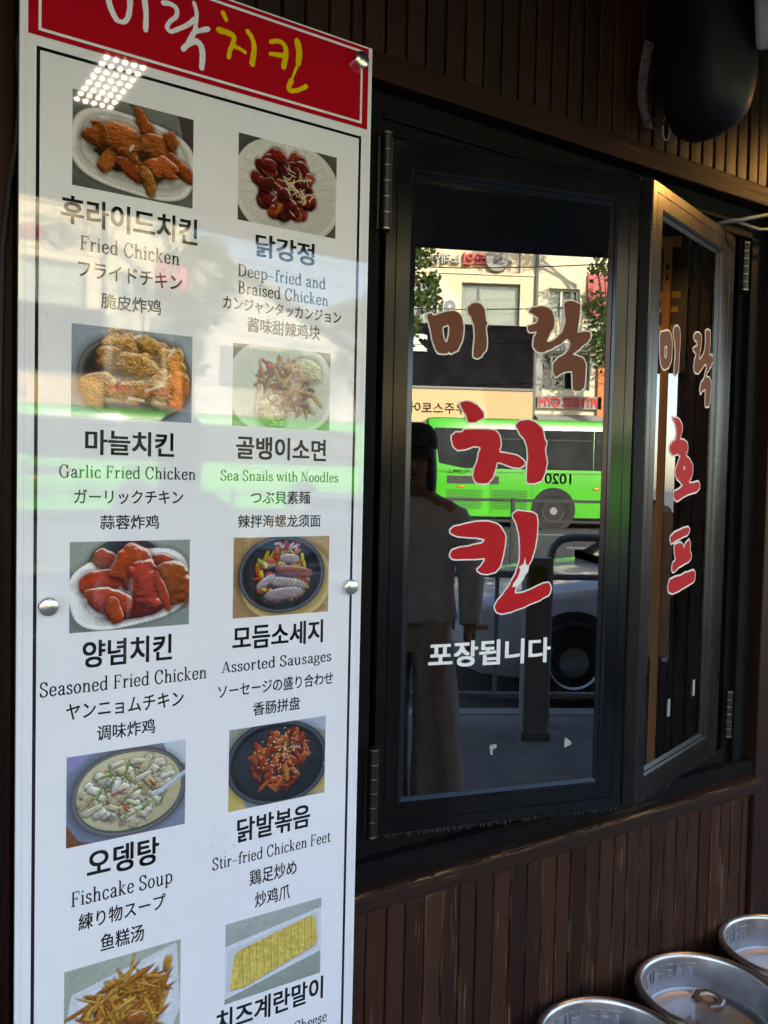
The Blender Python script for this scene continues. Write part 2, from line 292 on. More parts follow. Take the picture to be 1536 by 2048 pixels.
GLYPHS_B = [('brown',[(-0.5147,1.8994),(-0.5013,1.9029),(-0.4814,1.9089),(-0.4606,1.9087),(-0.4469,1.8963),(-0.4423,1.8745),(-0.4439,1.8455),(-0.4575,1.8279),(-0.4775,1.8193),(-0.494,1.8206),(-0.5052,1.8287),(-0.513,1.8528),(-0.5167,1.8773)],[(-0.4901,1.8683),(-0.4784,1.8761),(-0.4722,1.8706),(-0.4743,1.8482),(-0.482,1.8425),(-0.4887,1.8527)]),('brown',[(-0.4383,1.9136),(-0.4284,1.9263),(-0.414,1.93),(-0.4004,1.924),(-0.3947,1.9101),(-0.3955,1.8807),(-0.3974,1.8543),(-0.3972,1.8249),(-0.4093,1.8138),(-0.424,1.8139),(-0.4228,1.8383),(-0.4201,1.8645),(-0.425,1.8897),(-0.4349,1.9044)],None),('brown',[(-0.304,1.9213),(-0.2936,1.9305),(-0.2701,1.9346),(-0.2519,1.9269),(-0.2524,1.9028),(-0.2628,1.8809),(-0.2633,1.8671),(-0.2493,1.8722),(-0.2267,1.8923),(-0.2194,1.9176),(-0.2242,1.9447),(-0.2128,1.9505),(-0.1904,1.9496),(-0.1875,1.9219),(-0.1924,1.9002),(-0.1877,1.885),(-0.1711,1.8923),(-0.1624,1.8792),(-0.1732,1.8638),(-0.1875,1.8533),(-0.2062,1.839),(-0.2103,1.8298),(-0.1851,1.8307),(-0.1704,1.818),(-0.1705,1.7896),(-0.1775,1.7589),(-0.1974,1.7545),(-0.2077,1.7565),(-0.2084,1.7827),(-0.2092,1.8002),(-0.2286,1.7949),(-0.2422,1.7832),(-0.2494,1.7964),(-0.243,1.8108),(-0.22,1.827),(-0.2135,1.8417),(-0.205,1.8566),(-0.214,1.8654),(-0.2326,1.8535),(-0.2601,1.8349),(-0.2838,1.8323),(-0.2972,1.8427),(-0.2935,1.8635),(-0.2819,1.8802),(-0.2937,1.8838),(-0.3064,1.8889),(-0.2993,1.8932),(-0.2783,1.9011),(-0.2812,1.9109),(-0.3015,1.9149)],None),('red',[(-0.4258,1.7114),(-0.3953,1.7122),(-0.3731,1.7052),(-0.3586,1.693),(-0.3655,1.6759),(-0.375,1.6614),(-0.3458,1.662),(-0.3214,1.654),(-0.3176,1.6404),(-0.3322,1.6237),(-0.3025,1.6155),(-0.2775,1.5953),(-0.2831,1.5742),(-0.3057,1.5567),(-0.2749,1.5565),(-0.2362,1.5621),(-0.2239,1.5466),(-0.2428,1.5355),(-0.3005,1.5298),(-0.3435,1.5215),(-0.373,1.5116),(-0.4001,1.5207),(-0.4013,1.5342),(-0.3638,1.5424),(-0.3425,1.5503),(-0.3631,1.5606),(-0.3843,1.568),(-0.3964,1.5835),(-0.3816,1.604),(-0.3652,1.6212),(-0.3815,1.6279),(-0.4117,1.621),(-0.4311,1.6304),(-0.4368,1.6421),(-0.4194,1.6539),(-0.3987,1.6594),(-0.3944,1.6774),(-0.3994,1.6928),(-0.411,1.7031)],[(-0.3463,1.59),(-0.3398,1.5997),(-0.3294,1.594),(-0.3399,1.5879)]),('red',[(-0.4148,1.4248),(-0.3898,1.4351),(-0.3422,1.4427),(-0.2988,1.4469),(-0.2853,1.4386),(-0.2969,1.4273),(-0.3402,1.4219),(-0.382,1.4145),(-0.4051,1.4087)],None),('red',[(-0.3847,1.4056),(-0.3514,1.41),(-0.3325,1.4055),(-0.3224,1.3912),(-0.3137,1.4047),(-0.2894,1.4153),(-0.2779,1.4031),(-0.28,1.3844),(-0.2658,1.3718),(-0.2777,1.3607),(-0.3214,1.354),(-0.3576,1.3471),(-0.3833,1.3384),(-0.3958,1.3451),(-0.3925,1.3607),(-0.3717,1.3686),(-0.3833,1.3896)],None),('red',[(-0.4157,1.3061),(-0.4089,1.3213),(-0.3798,1.3259),(-0.3312,1.3269),(-0.3067,1.3317),(-0.2876,1.3313),(-0.2492,1.3352),(-0.2347,1.3223),(-0.2397,1.3059),(-0.2908,1.2981),(-0.3401,1.2906),(-0.3821,1.286),(-0.4123,1.2946)],None)]
WHITE_GAP = [[(0.338,1.3742),(0.3417,1.3881),(0.3433,1.3742),(0.3517,1.3678),(0.3496,1.3569),(0.3417,1.3478),(0.3391,1.3405),(0.3253,1.3253),(0.3124,1.3234),(0.3149,1.3317),(0.3239,1.3426),(0.3285,1.3535),(0.3303,1.3619),(0.3272,1.367)]]
SCRAPS = [[(0.269,0.9843),(0.2863,0.9837),(0.2853,0.9756),(0.2773,0.9748),(0.2763,0.9664),(0.2796,0.9636),(0.2749,0.9617),(0.2707,0.9658)],[(0.4518,0.9861),(0.4596,0.9829),(0.4707,0.9733),(0.4666,0.9679),(0.4581,0.9655),(0.4526,0.9644)]]
HEADER = [('w',[(0.3813,2.3128),(0.3846,2.2872),(0.391,2.2701),(0.3981,2.26)],0.008),('w',[(0.3821,2.3093),(0.4005,2.3245),(0.4156,2.3172),(0.4182,2.2917),(0.4153,2.2707),(0.4083,2.2608),(0.3981,2.26)],0.008),('w',[(0.4369,2.3312),(0.4413,2.3053),(0.444,2.2827),(0.4434,2.259)],0.0097),('w',[(0.4715,2.3102),(0.4839,2.3125),(0.494,2.3078),(0.4934,2.2956),(0.4834,2.2846),(0.4786,2.2735),(0.4853,2.2692),(0.4978,2.277),(0.513,2.288),(0.5257,2.3015)],0.008),('w',[(0.5236,2.3267),(0.5281,2.3128),(0.5275,2.2964),(0.526,2.2838),(0.5209,2.2726),(0.5151,2.2604)],0.008),('w',[(0.5269,2.2808),(0.5363,2.2861),(0.5485,2.2922)],0.0071),('w',[(0.5059,2.2472),(0.516,2.259),(0.5279,2.2658),(0.5367,2.2602),(0.5395,2.2456),(0.5381,2.2256)],0.0088),('y',[(0.5746,2.3264),(0.5802,2.3166)],0.008),('y',[(0.567,2.2962),(0.5832,2.2961),(0.5941,2.2935),(0.5934,2.2825),(0.5882,2.2693),(0.5856,2.2562)],0.0088),('y',[(0.5935,2.2775),(0.6063,2.2762),(0.6156,2.2731)],0.0071),('y',[(0.6196,2.3094),(0.6272,2.3016),(0.6321,2.2862),(0.6289,2.2575)],0.0097),('y',[(0.6631,2.3046),(0.6793,2.3102),(0.6911,2.305),(0.6924,2.289),(0.6889,2.2691)],0.0088),('y',[(0.6625,2.2839),(0.6779,2.2866),(0.6895,2.2882)],0.0071),('y',[(0.7145,2.3214),(0.7189,2.3027),(0.7173,2.2822)],0.0106),('y',[(0.7173,2.2822),(0.7097,2.2636),(0.7031,2.2453)],0.0044),('y',[(0.7041,2.249),(0.6994,2.233),(0.7162,2.2357),(0.7341,2.2474)],0.0088)]
# ------------------------------------------------------------------ shop front (wood cladding, sill, trim)
rng = random.Random(3)
def planks(name, x0, x1, z0, z1, pitch, mat, parent, zjit=0.0, seed=1, yf=-.012, hole=None):
    rg = random.Random(seed); vs = []; fs = []; tone = []
    x = x0
    while x < x1 - .004:
        w = min(pitch*(1 + rg.uniform(-.06,.06)), x1-x); a = x + .0008; b = x + w - .0028
        t = (rg.random(), rg.random()); yo = rg.uniform(-.0012,.0012); top = z1 - rg.random()*zjit
        cols = [(a, .0, 1), (a+.0012, yf+yo+.002, 1), (a+.0045, yf+yo, .35), ((a+b)/2, yf+yo-.0004, 0), (b-.0045, yf+yo, .35), (b-.0012, yf+yo+.002, 1), (b, .0, 1)]
        n = len(vs); zs = [z0, z0+.05, (z0+z1)/2, top-.03, top-.004, top]
        for k, z in enumerate(zs):
            for cx_, cy_, e in cols:
                yy = cy_ + (.0022 if (k == len(zs)-1 and cy_ < -.001) else 0)
                vs.append((cx_, yy, z)); tone.append((*t, max(e, 1.0 if k >= 4 else 0), 1))
        c = len(cols)
        for k in range(len(zs)-1):
            for i in range(c-1): fs.append((n+k*c+i, n+k*c+i+1, n+(k+1)*c+i+1, n+(k+1)*c+i))
        fs.append(tuple(n+(len(zs)-1)*c+i for i in range(c)))
        if zjit:                                  # nail heads under the sill
            for nx in (.3, .7):
                q = len(vs); zz = top-.045+rg.uniform(-.012,.012); xx = a+(b-a)*(nx+rg.uniform(-.08,.08))
                vs += [(xx+.0016*math.cos(t*1.047), yf+yo-.0008, zz+.0022*math.sin(t*1.047)) for t in range(6)]; tone += [(0,0,-6,1)]*6; fs.append(tuple(range(q,q+6)))
        x += w
    # backing board behind the joints
    n = len(vs); vs += [(x0,.002,z0),(x1,.002,z0),(x1,.002,z1),(x0,.002,z1)]; tone += [(0,0,0,1)]*4; fs.append((n,n+1,n+2,n+3))
    me = bpy.data.meshes.new(name); me.from_pydata(vs, [], fs); me.materials.append(mat)
    a = me.attributes.new('tone', 'FLOAT_COLOR', 'POINT'); a.data.foreach_set('color', [c for t in tone for c in t]); me.update()
    return link(name, me, parent)
def toned(o, t=(.5,.5,0)):
    me = o.data; a = me.attributes.new('tone', 'FLOAT_COLOR', 'POINT')
    a.data.foreach_set('color', [*t, 1]*len(me.vertices)); return o

front = thing('shop_front', 'dark stained timber shop front with plank cladding above and below the casement windows', 'shop front')
planks('lower_cladding', .885, 2.232, .02, .690, .0487, M['plank'], front, zjit=.008, seed=5)
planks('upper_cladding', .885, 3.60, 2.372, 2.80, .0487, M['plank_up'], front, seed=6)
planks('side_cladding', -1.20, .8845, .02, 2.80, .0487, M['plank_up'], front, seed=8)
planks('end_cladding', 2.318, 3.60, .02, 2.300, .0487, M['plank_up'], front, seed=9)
# sill with a worn nosing
mb = MB(); prof = [(.0,.6905),(-.049,.6905),(-.0515,.694),(-.052,.719),(-.0505,.7265),(-.046,.7290),(-.028,.7315),(.0,.7345)]
nseg = 150; rings = []; tn = []
for i in range(nseg+1):
    x = .86 + (2.228-.86)*i/nseg; chip = (rng.random() < .16)*rng.uniform(.001,.004); r_ = []
    for k, (y, z) in enumerate(prof):
        if k in (4, 5): r_.append((x, y + chip, z - chip*.8 + rng.uniform(-.0005,.0005)))
        else: r_.append((x, y, z))
        tn.append((.55, .5, {3:.1,4:1.0,5:1.0,6:.1}.get(k, 0), 1))
    rings.append(r_)
mb.loft(rings, close=False, cap=False)
sill = mb.build('window_sill', M['sill'], front, smooth=12)
a = sill.data.attributes.new('tone', 'FLOAT_COLOR', 'POINT'); a.data.foreach_set('color', [c for t in tn for c in t])
mb = MB(); mb.box(.60, -.034, 2.317, 3.60, .0, 2.370)
toned(bevel(mb.build('trim_board', M['trim'], front), .003), (.62,.35,.05))
mb = MB(); mb.box(2.234, -.026, .02, 2.316, .03, 2.316)
toned(bevel(mb.build('corner_post', M['plank_up'], front), .003), (.7,.3,.05))
# the room behind, closed and dark; the storey above
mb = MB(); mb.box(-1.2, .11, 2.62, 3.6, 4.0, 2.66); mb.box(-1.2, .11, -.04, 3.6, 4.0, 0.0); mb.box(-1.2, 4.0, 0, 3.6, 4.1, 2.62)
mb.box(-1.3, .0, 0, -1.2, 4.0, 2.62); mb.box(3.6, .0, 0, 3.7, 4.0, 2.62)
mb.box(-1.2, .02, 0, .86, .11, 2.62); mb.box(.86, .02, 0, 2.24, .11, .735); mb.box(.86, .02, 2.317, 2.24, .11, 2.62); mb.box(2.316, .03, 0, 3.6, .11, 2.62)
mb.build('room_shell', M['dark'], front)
M['stucco'] = P('grey stucco', (.20,.19,.18), .85, var=.15, vs=6, bs=.3)
mb = MB(); mb.box(-1.3, .03, 2.86, 3.7, 6.0, 6.2); mb.build('upper_storey', M['stucco'], front)

# ------------------------------------------------------------------ casement windows
wf = thing('window_frame', 'fixed black metal frame around the two open casements, above the worn sill', 'window frame')
mb = MB()
mb.box(.872,.002,.775, .938,.09,2.316); mb.box(2.128,.014,.775, 2.156,.09,2.236); mb.box(2.156,-.004,.7755, 2.190,.09,2.236); mb.box(2.190,.004,.775, 2.233,.09,2.236)
mb.box(.938,.004,2.236, 2.233,.09,2.316); mb.box(.938,-.004,2.262, 2.2335,.004,2.272)
mb.box(.938,.006,.776, 2.128,.09,.812)
bevel(mb.build('frame', M['jamb'], wf), .0025)
mb = MB(); mb.loft([[(x,.006,.7755),(x,-.012,.772),(x,-.020,.764),(x,-.020,.7352),(x,.02,.7352),(x,.02,.7755)] for x in (.864, 2.232)])
mb.build('sill_track', M['jamb'], wf)

def ring_sweep(mb, x0, x1, z0, z1, prof, fr=1.0):
    """mitred rectangular frame: profile of (inset, y); fr scales the inset on the right-hand stile"""
    n = len(prof); vs = []; fs = []
    for d, y in prof: vs += [(x0+d, y, z0+d), (x1-d*fr, y, z0+d), (x1-d*fr, y, z1-d), (x0+d, y, z1-d)]
    for i in range(n):
        j = (i+1) % n
        for k in range(4):
            k2 = (k+1) % 4; fs.append((i*4+k, i*4+k2, j*4+k2, j*4+k))
    mb.add(vs, fs); return mb
def hinge_mb(z0, z1, y=-.010):
    h = MB(); n = 6; L = (z1-z0)/n
    for k in range(n):
        a, b = z0+k*L, z0+(k+1)*L
        h.mi = 0; h.tube([(0,y,a+.0008),(0,y,b-.0008)], .0105, 14)
        h.mi = 1; h.tube([(0,y,a-.0008),(0,y,a+.0008)], .0100, 14)
    h.mi = 0; h.tube([(0,y,z1),(0,y,z1+.004),(0,y,z1+.007)], [.0112,.0112,.006], 14); h.tube([(0,y,z0-.007),(0,y,z0-.004),(0,y,z0)], [.006,.0112,.0112], 14)
    h.mi = 1; h.tube([(0,y,z1+.0005),(0,y,z1+.002)], .0116, 14); h.tube([(0,y,z0-.002),(0,y,z0-.0005)], .0116, 14)
    h.mi = 0; h.box(-.015,y+.007,z0,-.002,y+.0098,z1); h.box(.002,y+.007,z0,.015,y+.0098,z1)
    return h
GY = .012   # the pane sits this far behind the sash face
def vinyl(name, pts, holes, mat, parent, y, grow=0.0):
    c = bpy.data.curves.new(name, 'CURVE'); c.dimensions = '2D'; c.fill_mode = 'BOTH'; c.offset = grow
    for L in [pts] + ([holes] if holes else []):
        s = c.splines.new('POLY'); s.points.add(len(L)-1); s.use_cyclic_u = True
        for p, q in zip(s.points, L): p.co = (q[0], q[1], 0, 1)
    tmp = bpy.data.objects.new('tmp', c); COL.objects.link(tmp)
    me = bpy.data.meshes.new_from_object(tmp.evaluated_get(bpy.context.evaluated_depsgraph_get()))
    bpy.data.objects.remove(tmp); bpy.data.curves.remove(c)
    for v in me.vertices: v.co = (v.co.x, y, v.co.y)
    me.materials.clear(); me.materials.append(mat); me.name = name
    return link(name, me, parent)
def soft(L, n=2, jit=.0006, seed=1):
    """corner-cutting once, then a slight torn edge as on brush lettering"""
    rg = random.Random(seed); out = []
    for i, p in enumerate(L):
        q = L[(i+1) % len(L)]
        out.append((p[0]*.88+q[0]*.12, p[1]*.88+q[1]*.12)); out.append((p[0]*.2+q[0]*.8 + rg.uniform(-jit,jit), p[1]*.3+q[1]*.7 + rg.uniform(-jit,jit)))
    return out
def area(L): return sum(L[i][0]*L[(i+1)%len(L)][1]-L[(i+1)%len(L)][0]*L[i][1] for i in range(len(L)))/2
def ccw(L): return L if area(L) > 0 else L[::-1]
def text_mesh(name, body, size_w, size_h, cx, cz, y, mat, parent, bold=0.0, mirror=False):
    """type in the built-in font; bold lays slightly shifted copies over each other, each a hair in front of the last"""
    c = bpy.data.curves.new(name, 'FONT'); c.body = body; c.size = 1.0
    tmp = bpy.data.objects.new('tmp', c); COL.objects.link(tmp)
    m0 = bpy.data.meshes.new_from_object(tmp.evaluated_get(bpy.context.evaluated_depsgraph_get()))
    bpy.data.objects.remove(tmp); bpy.data.curves.remove(c)
    co = np.empty(len(m0.vertices)*3, 'f'); m0.vertices.foreach_get('co', co); co = co.reshape(-1,3)[:,:2]; fs = [tuple(q.vertices) for q in m0.polygons]
    bpy.data.meshes.remove(m0)
    lo, hi = co.min(0)-bold, co.max(0)+bold; s = np.array([size_w/(hi[0]-lo[0]), size_h/(hi[1]-lo[1])]); vs = []; F = []
    for k, (dx, dz) in enumerate([(0,0)] + ([(-bold,-bold*.8),(bold,-bold*.8),(bold,bold*.8),(-bold,bold*.8)] if bold > 0 else [])):
        xy = (co+np.array([dx,dz])-(lo+hi)/2)*s
        if mirror: xy[:,0] *= -1
        n = len(vs); vs += [(float(a)+cx, y-k*.000015, float(b)+cz) for a, b in xy]; F += [tuple(n+i for i in f) for f in fs]
    me = bpy.data.meshes.new(name); me.from_pydata(vs, [], F); me.materials.append(mat); me.update()
    return me if parent == 'mesh' else link(name, me, parent)

def casement(label, hx, rz, x0, x1, z0, z1, fr, glyphs, seed, flip=False):
    w = thing('casement_window', label, 'window', (hx, 0, 0), R(rz), 'open casement windows')
    prof = [(0,.042),(0,.003),(.003,0),(.0235,0),(.0247,.0016),(.026,0),(.055,0),(.058,.002),(.0605,.0035),(.0615,.0065),(.0700,.0112),(.0715,.0165),(.0715,.028),(.060,.042)]
    mb = ring_sweep(MB(), x0, x1, z0, z1, prof, fr); mb.build('sash_frame', M['frame_b' if flip else 'frame'], w, smooth=25)
    mb = MB(); mb.box(x0+.064, GY, z0+.064, x1-.064*fr, GY+.005, z1-.064); pane = mb.build('glass_pane', M['glass'], w)
    # frayed weather strip below the bottom rail
    rg = random.Random(seed); mb = MB(); x = x0+.01
    while x < x1-.012:
        d = rg.uniform(.004,.013); ww = rg.uniform(.002,.006); yy = rg.uniform(-.001,.006)
        mb.add([(x,yy,z0+.001),(x+ww,yy,z0+.001),(x+ww+rg.uniform(-.002,.002),yy+.002,z0-d),(x+rg.uniform(-.001,.003),yy+.001,z0-d*.8),(x,yy+.004,z0+.001),(x+ww,yy+.004,z0+.001)],[(0,1,2,3),(5,4,3,2),(0,3,4),(1,5,2)]); x += ww*rg.uniform(.7,1.4)
    mb.build('weather_strip', M['gasket'], w)
    for a, b in ((.826,1.002),(2.045,2.228)) if not flip else ((.858,.98),(2.088,2.212)):
        hinge_mb(a, b).build('hinge', [M['hinge'], M['hinge_ring']], w, smooth=40)
    for k, (col, pts, hole) in enumerate(glyphs):
        P_ = ccw(soft(pts, seed=seed*31+k)); H_ = ccw(soft(hole, jit=.0002, seed=k))[::-1] if hole else None
        let = vinyl('letter', P_, H_, M[col+'_vinyl'], w, GY-.0012)
        vinyl('letter_outline', P_, H_, M['white_vinyl'], let, GY-.0006, .0030 if not flip else .0042)
    return w, pane
win_a, pane_a = casement('larger open casement with red and brown brush lettering over white takeaway lettering', .945, -14.76, .003, .596, .820, 2.229, 1.0, GLYPHS_A, 11)
text_mesh('takeaway_lettering', '포장됩니다', .288, .0555, .2665, 1.1845, GY-.0010, M['white_vinyl'], win_a, bold=.028)
for L in WHITE_GAP: vinyl('brush_gap', ccw(L), None, M['white_vinyl'], win_a, GY-.0018)
M['scrap'] = P('torn sticker paper', (.30,.31,.30), .7, var=.3, vs=200)
for L in SCRAPS: vinyl('sticker_scrap', ccw(soft(L, jit=.001)), None, M['scrap'], win_a, GY-.0010)
win_b, pane_b = casement('narrow-looking open casement at right, turned away, with brush lettering and warm light on its top rail', 2.115, 16.84, -.607, -.050, .825, 2.222, 1.62, GLYPHS_B, 12, True)
for s0, z0 in ((-.392,.985),(-.225,1.005)):
    mb = MB(); mb.box(s0, GY-.002, z0, s0+.013, GY-.0008, z0+.042); mb.build('sticker_scrap', M['scrap'], win_b)
# ------------------------------------------------------------------ menu board
YB = -.060
board = thing('menu_board', 'tall white acrylic menu board with food photographs below a red header', 'menu board', (0,0,0))
M['acrylic_edge'] = P('acrylic edge', (.62,.66,.60), .12, ior=1.49)
mb = MB(); mb.box(.2555, YB, .10, .8725, YB+.006, 2.353)
pn = mb.build('panel', [M['white_print'], M['acrylic_edge']], board)
for i in (3, 5, 0, 1): pn.data.polygons[i].material_index = 1
def flat(name, rects, y, mat, parent=board):
    mb = MB()
    for x0, z0, x1, z1 in rects: mb.quad((x0,y,z0),(x1,y,z0),(x1,y,z1),(x0,y,z1))
    return mb.build(name, mat, parent)
def frame_rects(x0, z0, x1, z1, t): return [(x0,z0,x1,z0+t),(x0,z1-t,x1,z1),(x0,z0+t,x0+t,z1-t),(x1-t,z0+t,x1,z1-t)]
flat('header_band', [(.2670,2.2025,.8645,2.3505)], YB-.0001, M['red_print'])
flat('header_border', frame_rects(.2815,2.2105,.8520,2.3440,.0042), YB-.0002, M['white_print'])
flat('menu_border', frame_rects(.2790,.150,.8520,2.1870,.0052), YB-.0002, M['black_print'])
flat('panel_margin', frame_rects(.2640,.115,.8650,2.2020,.0010), YB-.0002, P('pale print margin', (.66,.67,.68), .03, ior=1.66))

def smooth_line(pts, n=6):
    if len(pts) < 3: return pts
    P_ = [pts[0]] + list(pts) + [pts[-1]]; out = []
    for i in range(1, len(P_)-2):
        a, b, c, d = P_[i-1:i+3]
        for k in range(n):
            t = k/n
            out.append(tuple(.5*(2*b[j]+(c[j]-a[j])*t+(2*a[j]-5*b[j]+4*c[j]-d[j])*t*t+(3*b[j]-a[j]-3*c[j]+d[j])*t**3) for j in (0,1)))
    out.append(tuple(pts[-1])); return out
def ribbon(mb, pts, hw, y, pen=None, cap=True):
    """flat stroke; pen=(a,b) is an elliptical nib, else constant half width with round ends"""
    n = len(pts); L = []; Rr = []
    for i, p in enumerate(pts):
        q0, q1 = pts[max(i-1,0)], pts[min(i+1,n-1)]; tx, tz = q1[0]-q0[0], q1[1]-q0[1]; l = math.hypot(tx,tz) or 1; nx, nz = -tz/l, tx/l
        if pen:
            a, b = pen; d = math.hypot(a*nx, b*nz) or 1; ox, oz = a*a*nx/d, b*b*nz/d
        else:
            w = hw[i] if hasattr(hw,'__len__') else hw; ox, oz = nx*w, nz*w
        L.append((p[0]+ox, y, p[1]+oz)); Rr.append((p[0]-ox, y, p[1]-oz))
    mb.add(L+Rr, [(i, n+i, n+i+1, i+1) for i in range(n-1)])
    if cap and not pen:
        for (p, w) in ((pts[0], hw[0] if hasattr(hw,'__len__') else hw), (pts[-1], hw[-1] if hasattr(hw,'__len__') else hw)):
            mb.add([(p[0]+w*.92*math.cos(k*math.pi/5), y-.00002, p[1]+w*.92*math.sin(k*math.pi/5)) for k in range(10)], [tuple(range(10))[::-1]])
hd = {'w': MB(), 'y': MB()}
for k, (c, pts, w) in enumerate(HEADER):
    L = smooth_line(pts); rg = random.Random(k); m_ = len(L)
    hws = [w/2*(1.02 + .16*math.sin(3.1*i/max(1,m_-1)+k) + rg.uniform(-.07,.07)) for i in range(m_)]
    ribbon(hd[c], L, hws, YB-.0003-.00003*k)
hd['w'].build('header_lettering', M['white_print'], board); hd['y'].build('header_lettering', M['yellow_print'], board)

# a roman face with slab serifs, drawn with an elliptical nib  (c = curve, l = line, h = hairline, s = serif, d = dot)
FONT = {
 'i':(.30,'l .15 .46 .15 0|s .15 0 .12|s .10 .45 .06|d .15 .63 .052'), 'l':(.30,'l .15 .72 .15 0|s .15 0 .12|s .10 .71 .06'),
 'h':(.60,'l .15 .72 .15 0|c .15 .27 .22 .41 .33 .45 .42 .40 .45 .28 .45 .14 .45 0|s .15 0 .12|s .45 0 .12|s .10 .71 .06'),
 'n':(.60,'l .15 .46 .15 0|c .15 .27 .22 .41 .33 .45 .42 .40 .45 .28 .45 .14 .45 0|s .15 0 .12|s .45 0 .12|s .10 .45 .06'),
 'r':(.44,'l .15 .46 .15 0|c .15 .25 .21 .40 .30 .45 .37 .42|d .37 .40 .047|s .15 0 .13|s .10 .45 .06'),
 'd':(.60,'c .44 .36 .36 .44 .26 .46 .14 .40 .09 .23 .14 .06 .26 0 .36 .03 .44 .11|l .44 .72 .44 0|s .49 0 .07|s .39 .71 .06'),
 'p':(.60,'c .15 .36 .23 .44 .33 .46 .45 .40 .50 .23 .45 .06 .33 0 .23 .03 .15 .11|l .15 .46 .15 -.2|s .15 -.2 .12|s .10 .45 .06'),
 'a':(.53,'c .13 .36 .18 .44 .28 .46 .37 .41 .39 .31 .39 .18 .39 .08 .43 .01 .51 .03|c .39 .27 .25 .24 .13 .17 .11 .08 .18 .01 .28 .01 .39 .11|d .14 .36 .045'),
 'c':(.49,'c .41 .37 .35 .44 .26 .46 .14 .40 .09 .23 .14 .06 .26 0 .36 .03 .43 .11|d .40 .37 .045'),
 'e':(.51,'h .10 .245 .42 .245|c .42 .25 .41 .36 .35 .44 .26 .46 .14 .40 .09 .23 .14 .06 .26 0 .36 .03 .43 .11'),
 'o':(.54,'c .27 .46 .39 .40 .45 .23 .39 .06 .27 0 .15 .06 .09 .23 .15 .40 .27 .46'),
 's':(.44,'c .34 .36 .30 .44 .22 .46 .12 .42 .10 .34 .16 .27 .27 .22 .35 .16 .35 .07 .27 .01 .18 0 .11 .04 .08 .12|h .34 .46 .34 .33|h .08 0 .08 .13'),
 't':(.36,'l .17 .60 .17 .12|c .17 .13 .19 .03 .26 0 .33 .06|h .05 .45 .31 .45'),
 'f':(.37,'c .37 .65 .31 .71 .23 .69 .18 .60 .17 .48|l .17 .5 .17 0|h .05 .45 .31 .45|s .17 0 .12|d .36 .64 .043'),
 'g':(.51,'c .24 .46 .34 .42 .38 .31 .34 .19 .24 .15 .14 .19 .10 .31 .14 .42 .24 .46|c .15 .17 .09 .10 .15 .045 .30 .04 .43 -.01 .42 -.12 .27 -.19 .12 -.17 .06 -.09 .15 .02|h .36 .41 .47 .44'),
 'k':(.58,'l .15 .72 .15 0|h .15 .17 .40 .44|l .24 .25 .46 0|s .15 0 .11|s .46 0 .10|s .40 .45 .10|s .10 .71 .06'),
 'u':(.61,'l .14 .46 .14 .14|c .14 .16 .19 .02 .28 0 .38 .04 .44 .14|l .44 .46 .44 0|s .09 .45 .06|s .39 .45 .06|s .49 0 .06'),
 'w':(.74,'l .08 .46 .23 0|h .23 0 .37 .44|l .37 .46 .52 0|h .52 0 .66 .46|s .09 .45 .09|s .37 .45 .09|s .65 .45 .09'),
 'F':(.60,'l .16 .70 .16 0|h .10 .69 .52 .69|h .16 .37 .40 .37|s .16 0 .13|h .52 .70 .52 .53|h .40 .46 .40 .28'),
 'C':(.68,'c .58 .50 .50 .66 .36 .71 .18 .62 .09 .35 .18 .08 .36 -.01 .50 .05 .60 .19|h .59 .71 .59 .47'),
 'G':(.74,'c .58 .50 .50 .66 .36 .71 .18 .62 .09 .35 .18 .08 .36 -.01 .48 .02 .58 .10|l .58 .28 .58 .0|s .58 .29 .11|h .59 .71 .59 .47'),
 'D':(.72,'l .16 .70 .16 0|c .16 .69 .37 .68 .55 .58 .61 .35 .55 .12 .37 .02 .16 .01|s .13 .69 .09|s .13 .005 .09'),
 'B':(.65,'l .16 .70 .16 0|c .16 .69 .38 .68 .48 .54 .38 .39 .16 .37|c .36 .375 .49 .32 .54 .19 .49 .06 .36 .01 .16 .01|s .13 .69 .09|s .13 .005 .09'),
 'S':(.58,'c .47 .54 .40 .66 .28 .71 .14 .65 .10 .52 .18 .41 .36 .32 .48 .21 .45 .07 .30 -.01 .16 .03 .08 .18|h .48 .71 .48 .50|h .07 .0 .07 .21'),
 'N':(.72,'h .14 .70 .14 0|l .14 .70 .57 0|h .57 .70 .57 0|s .14 0 .11|s .57 .69 .11|s .11 .69 .08'),
 'A':(.70,'h .34 .71 .11 0|l .35 .71 .59 0|h .18 .23 .49 .23|s .11 0 .10|s .59 0 .11'),
 '-':(.52,'h .05 .25 .47 .25'), ' ':(.28,'')}
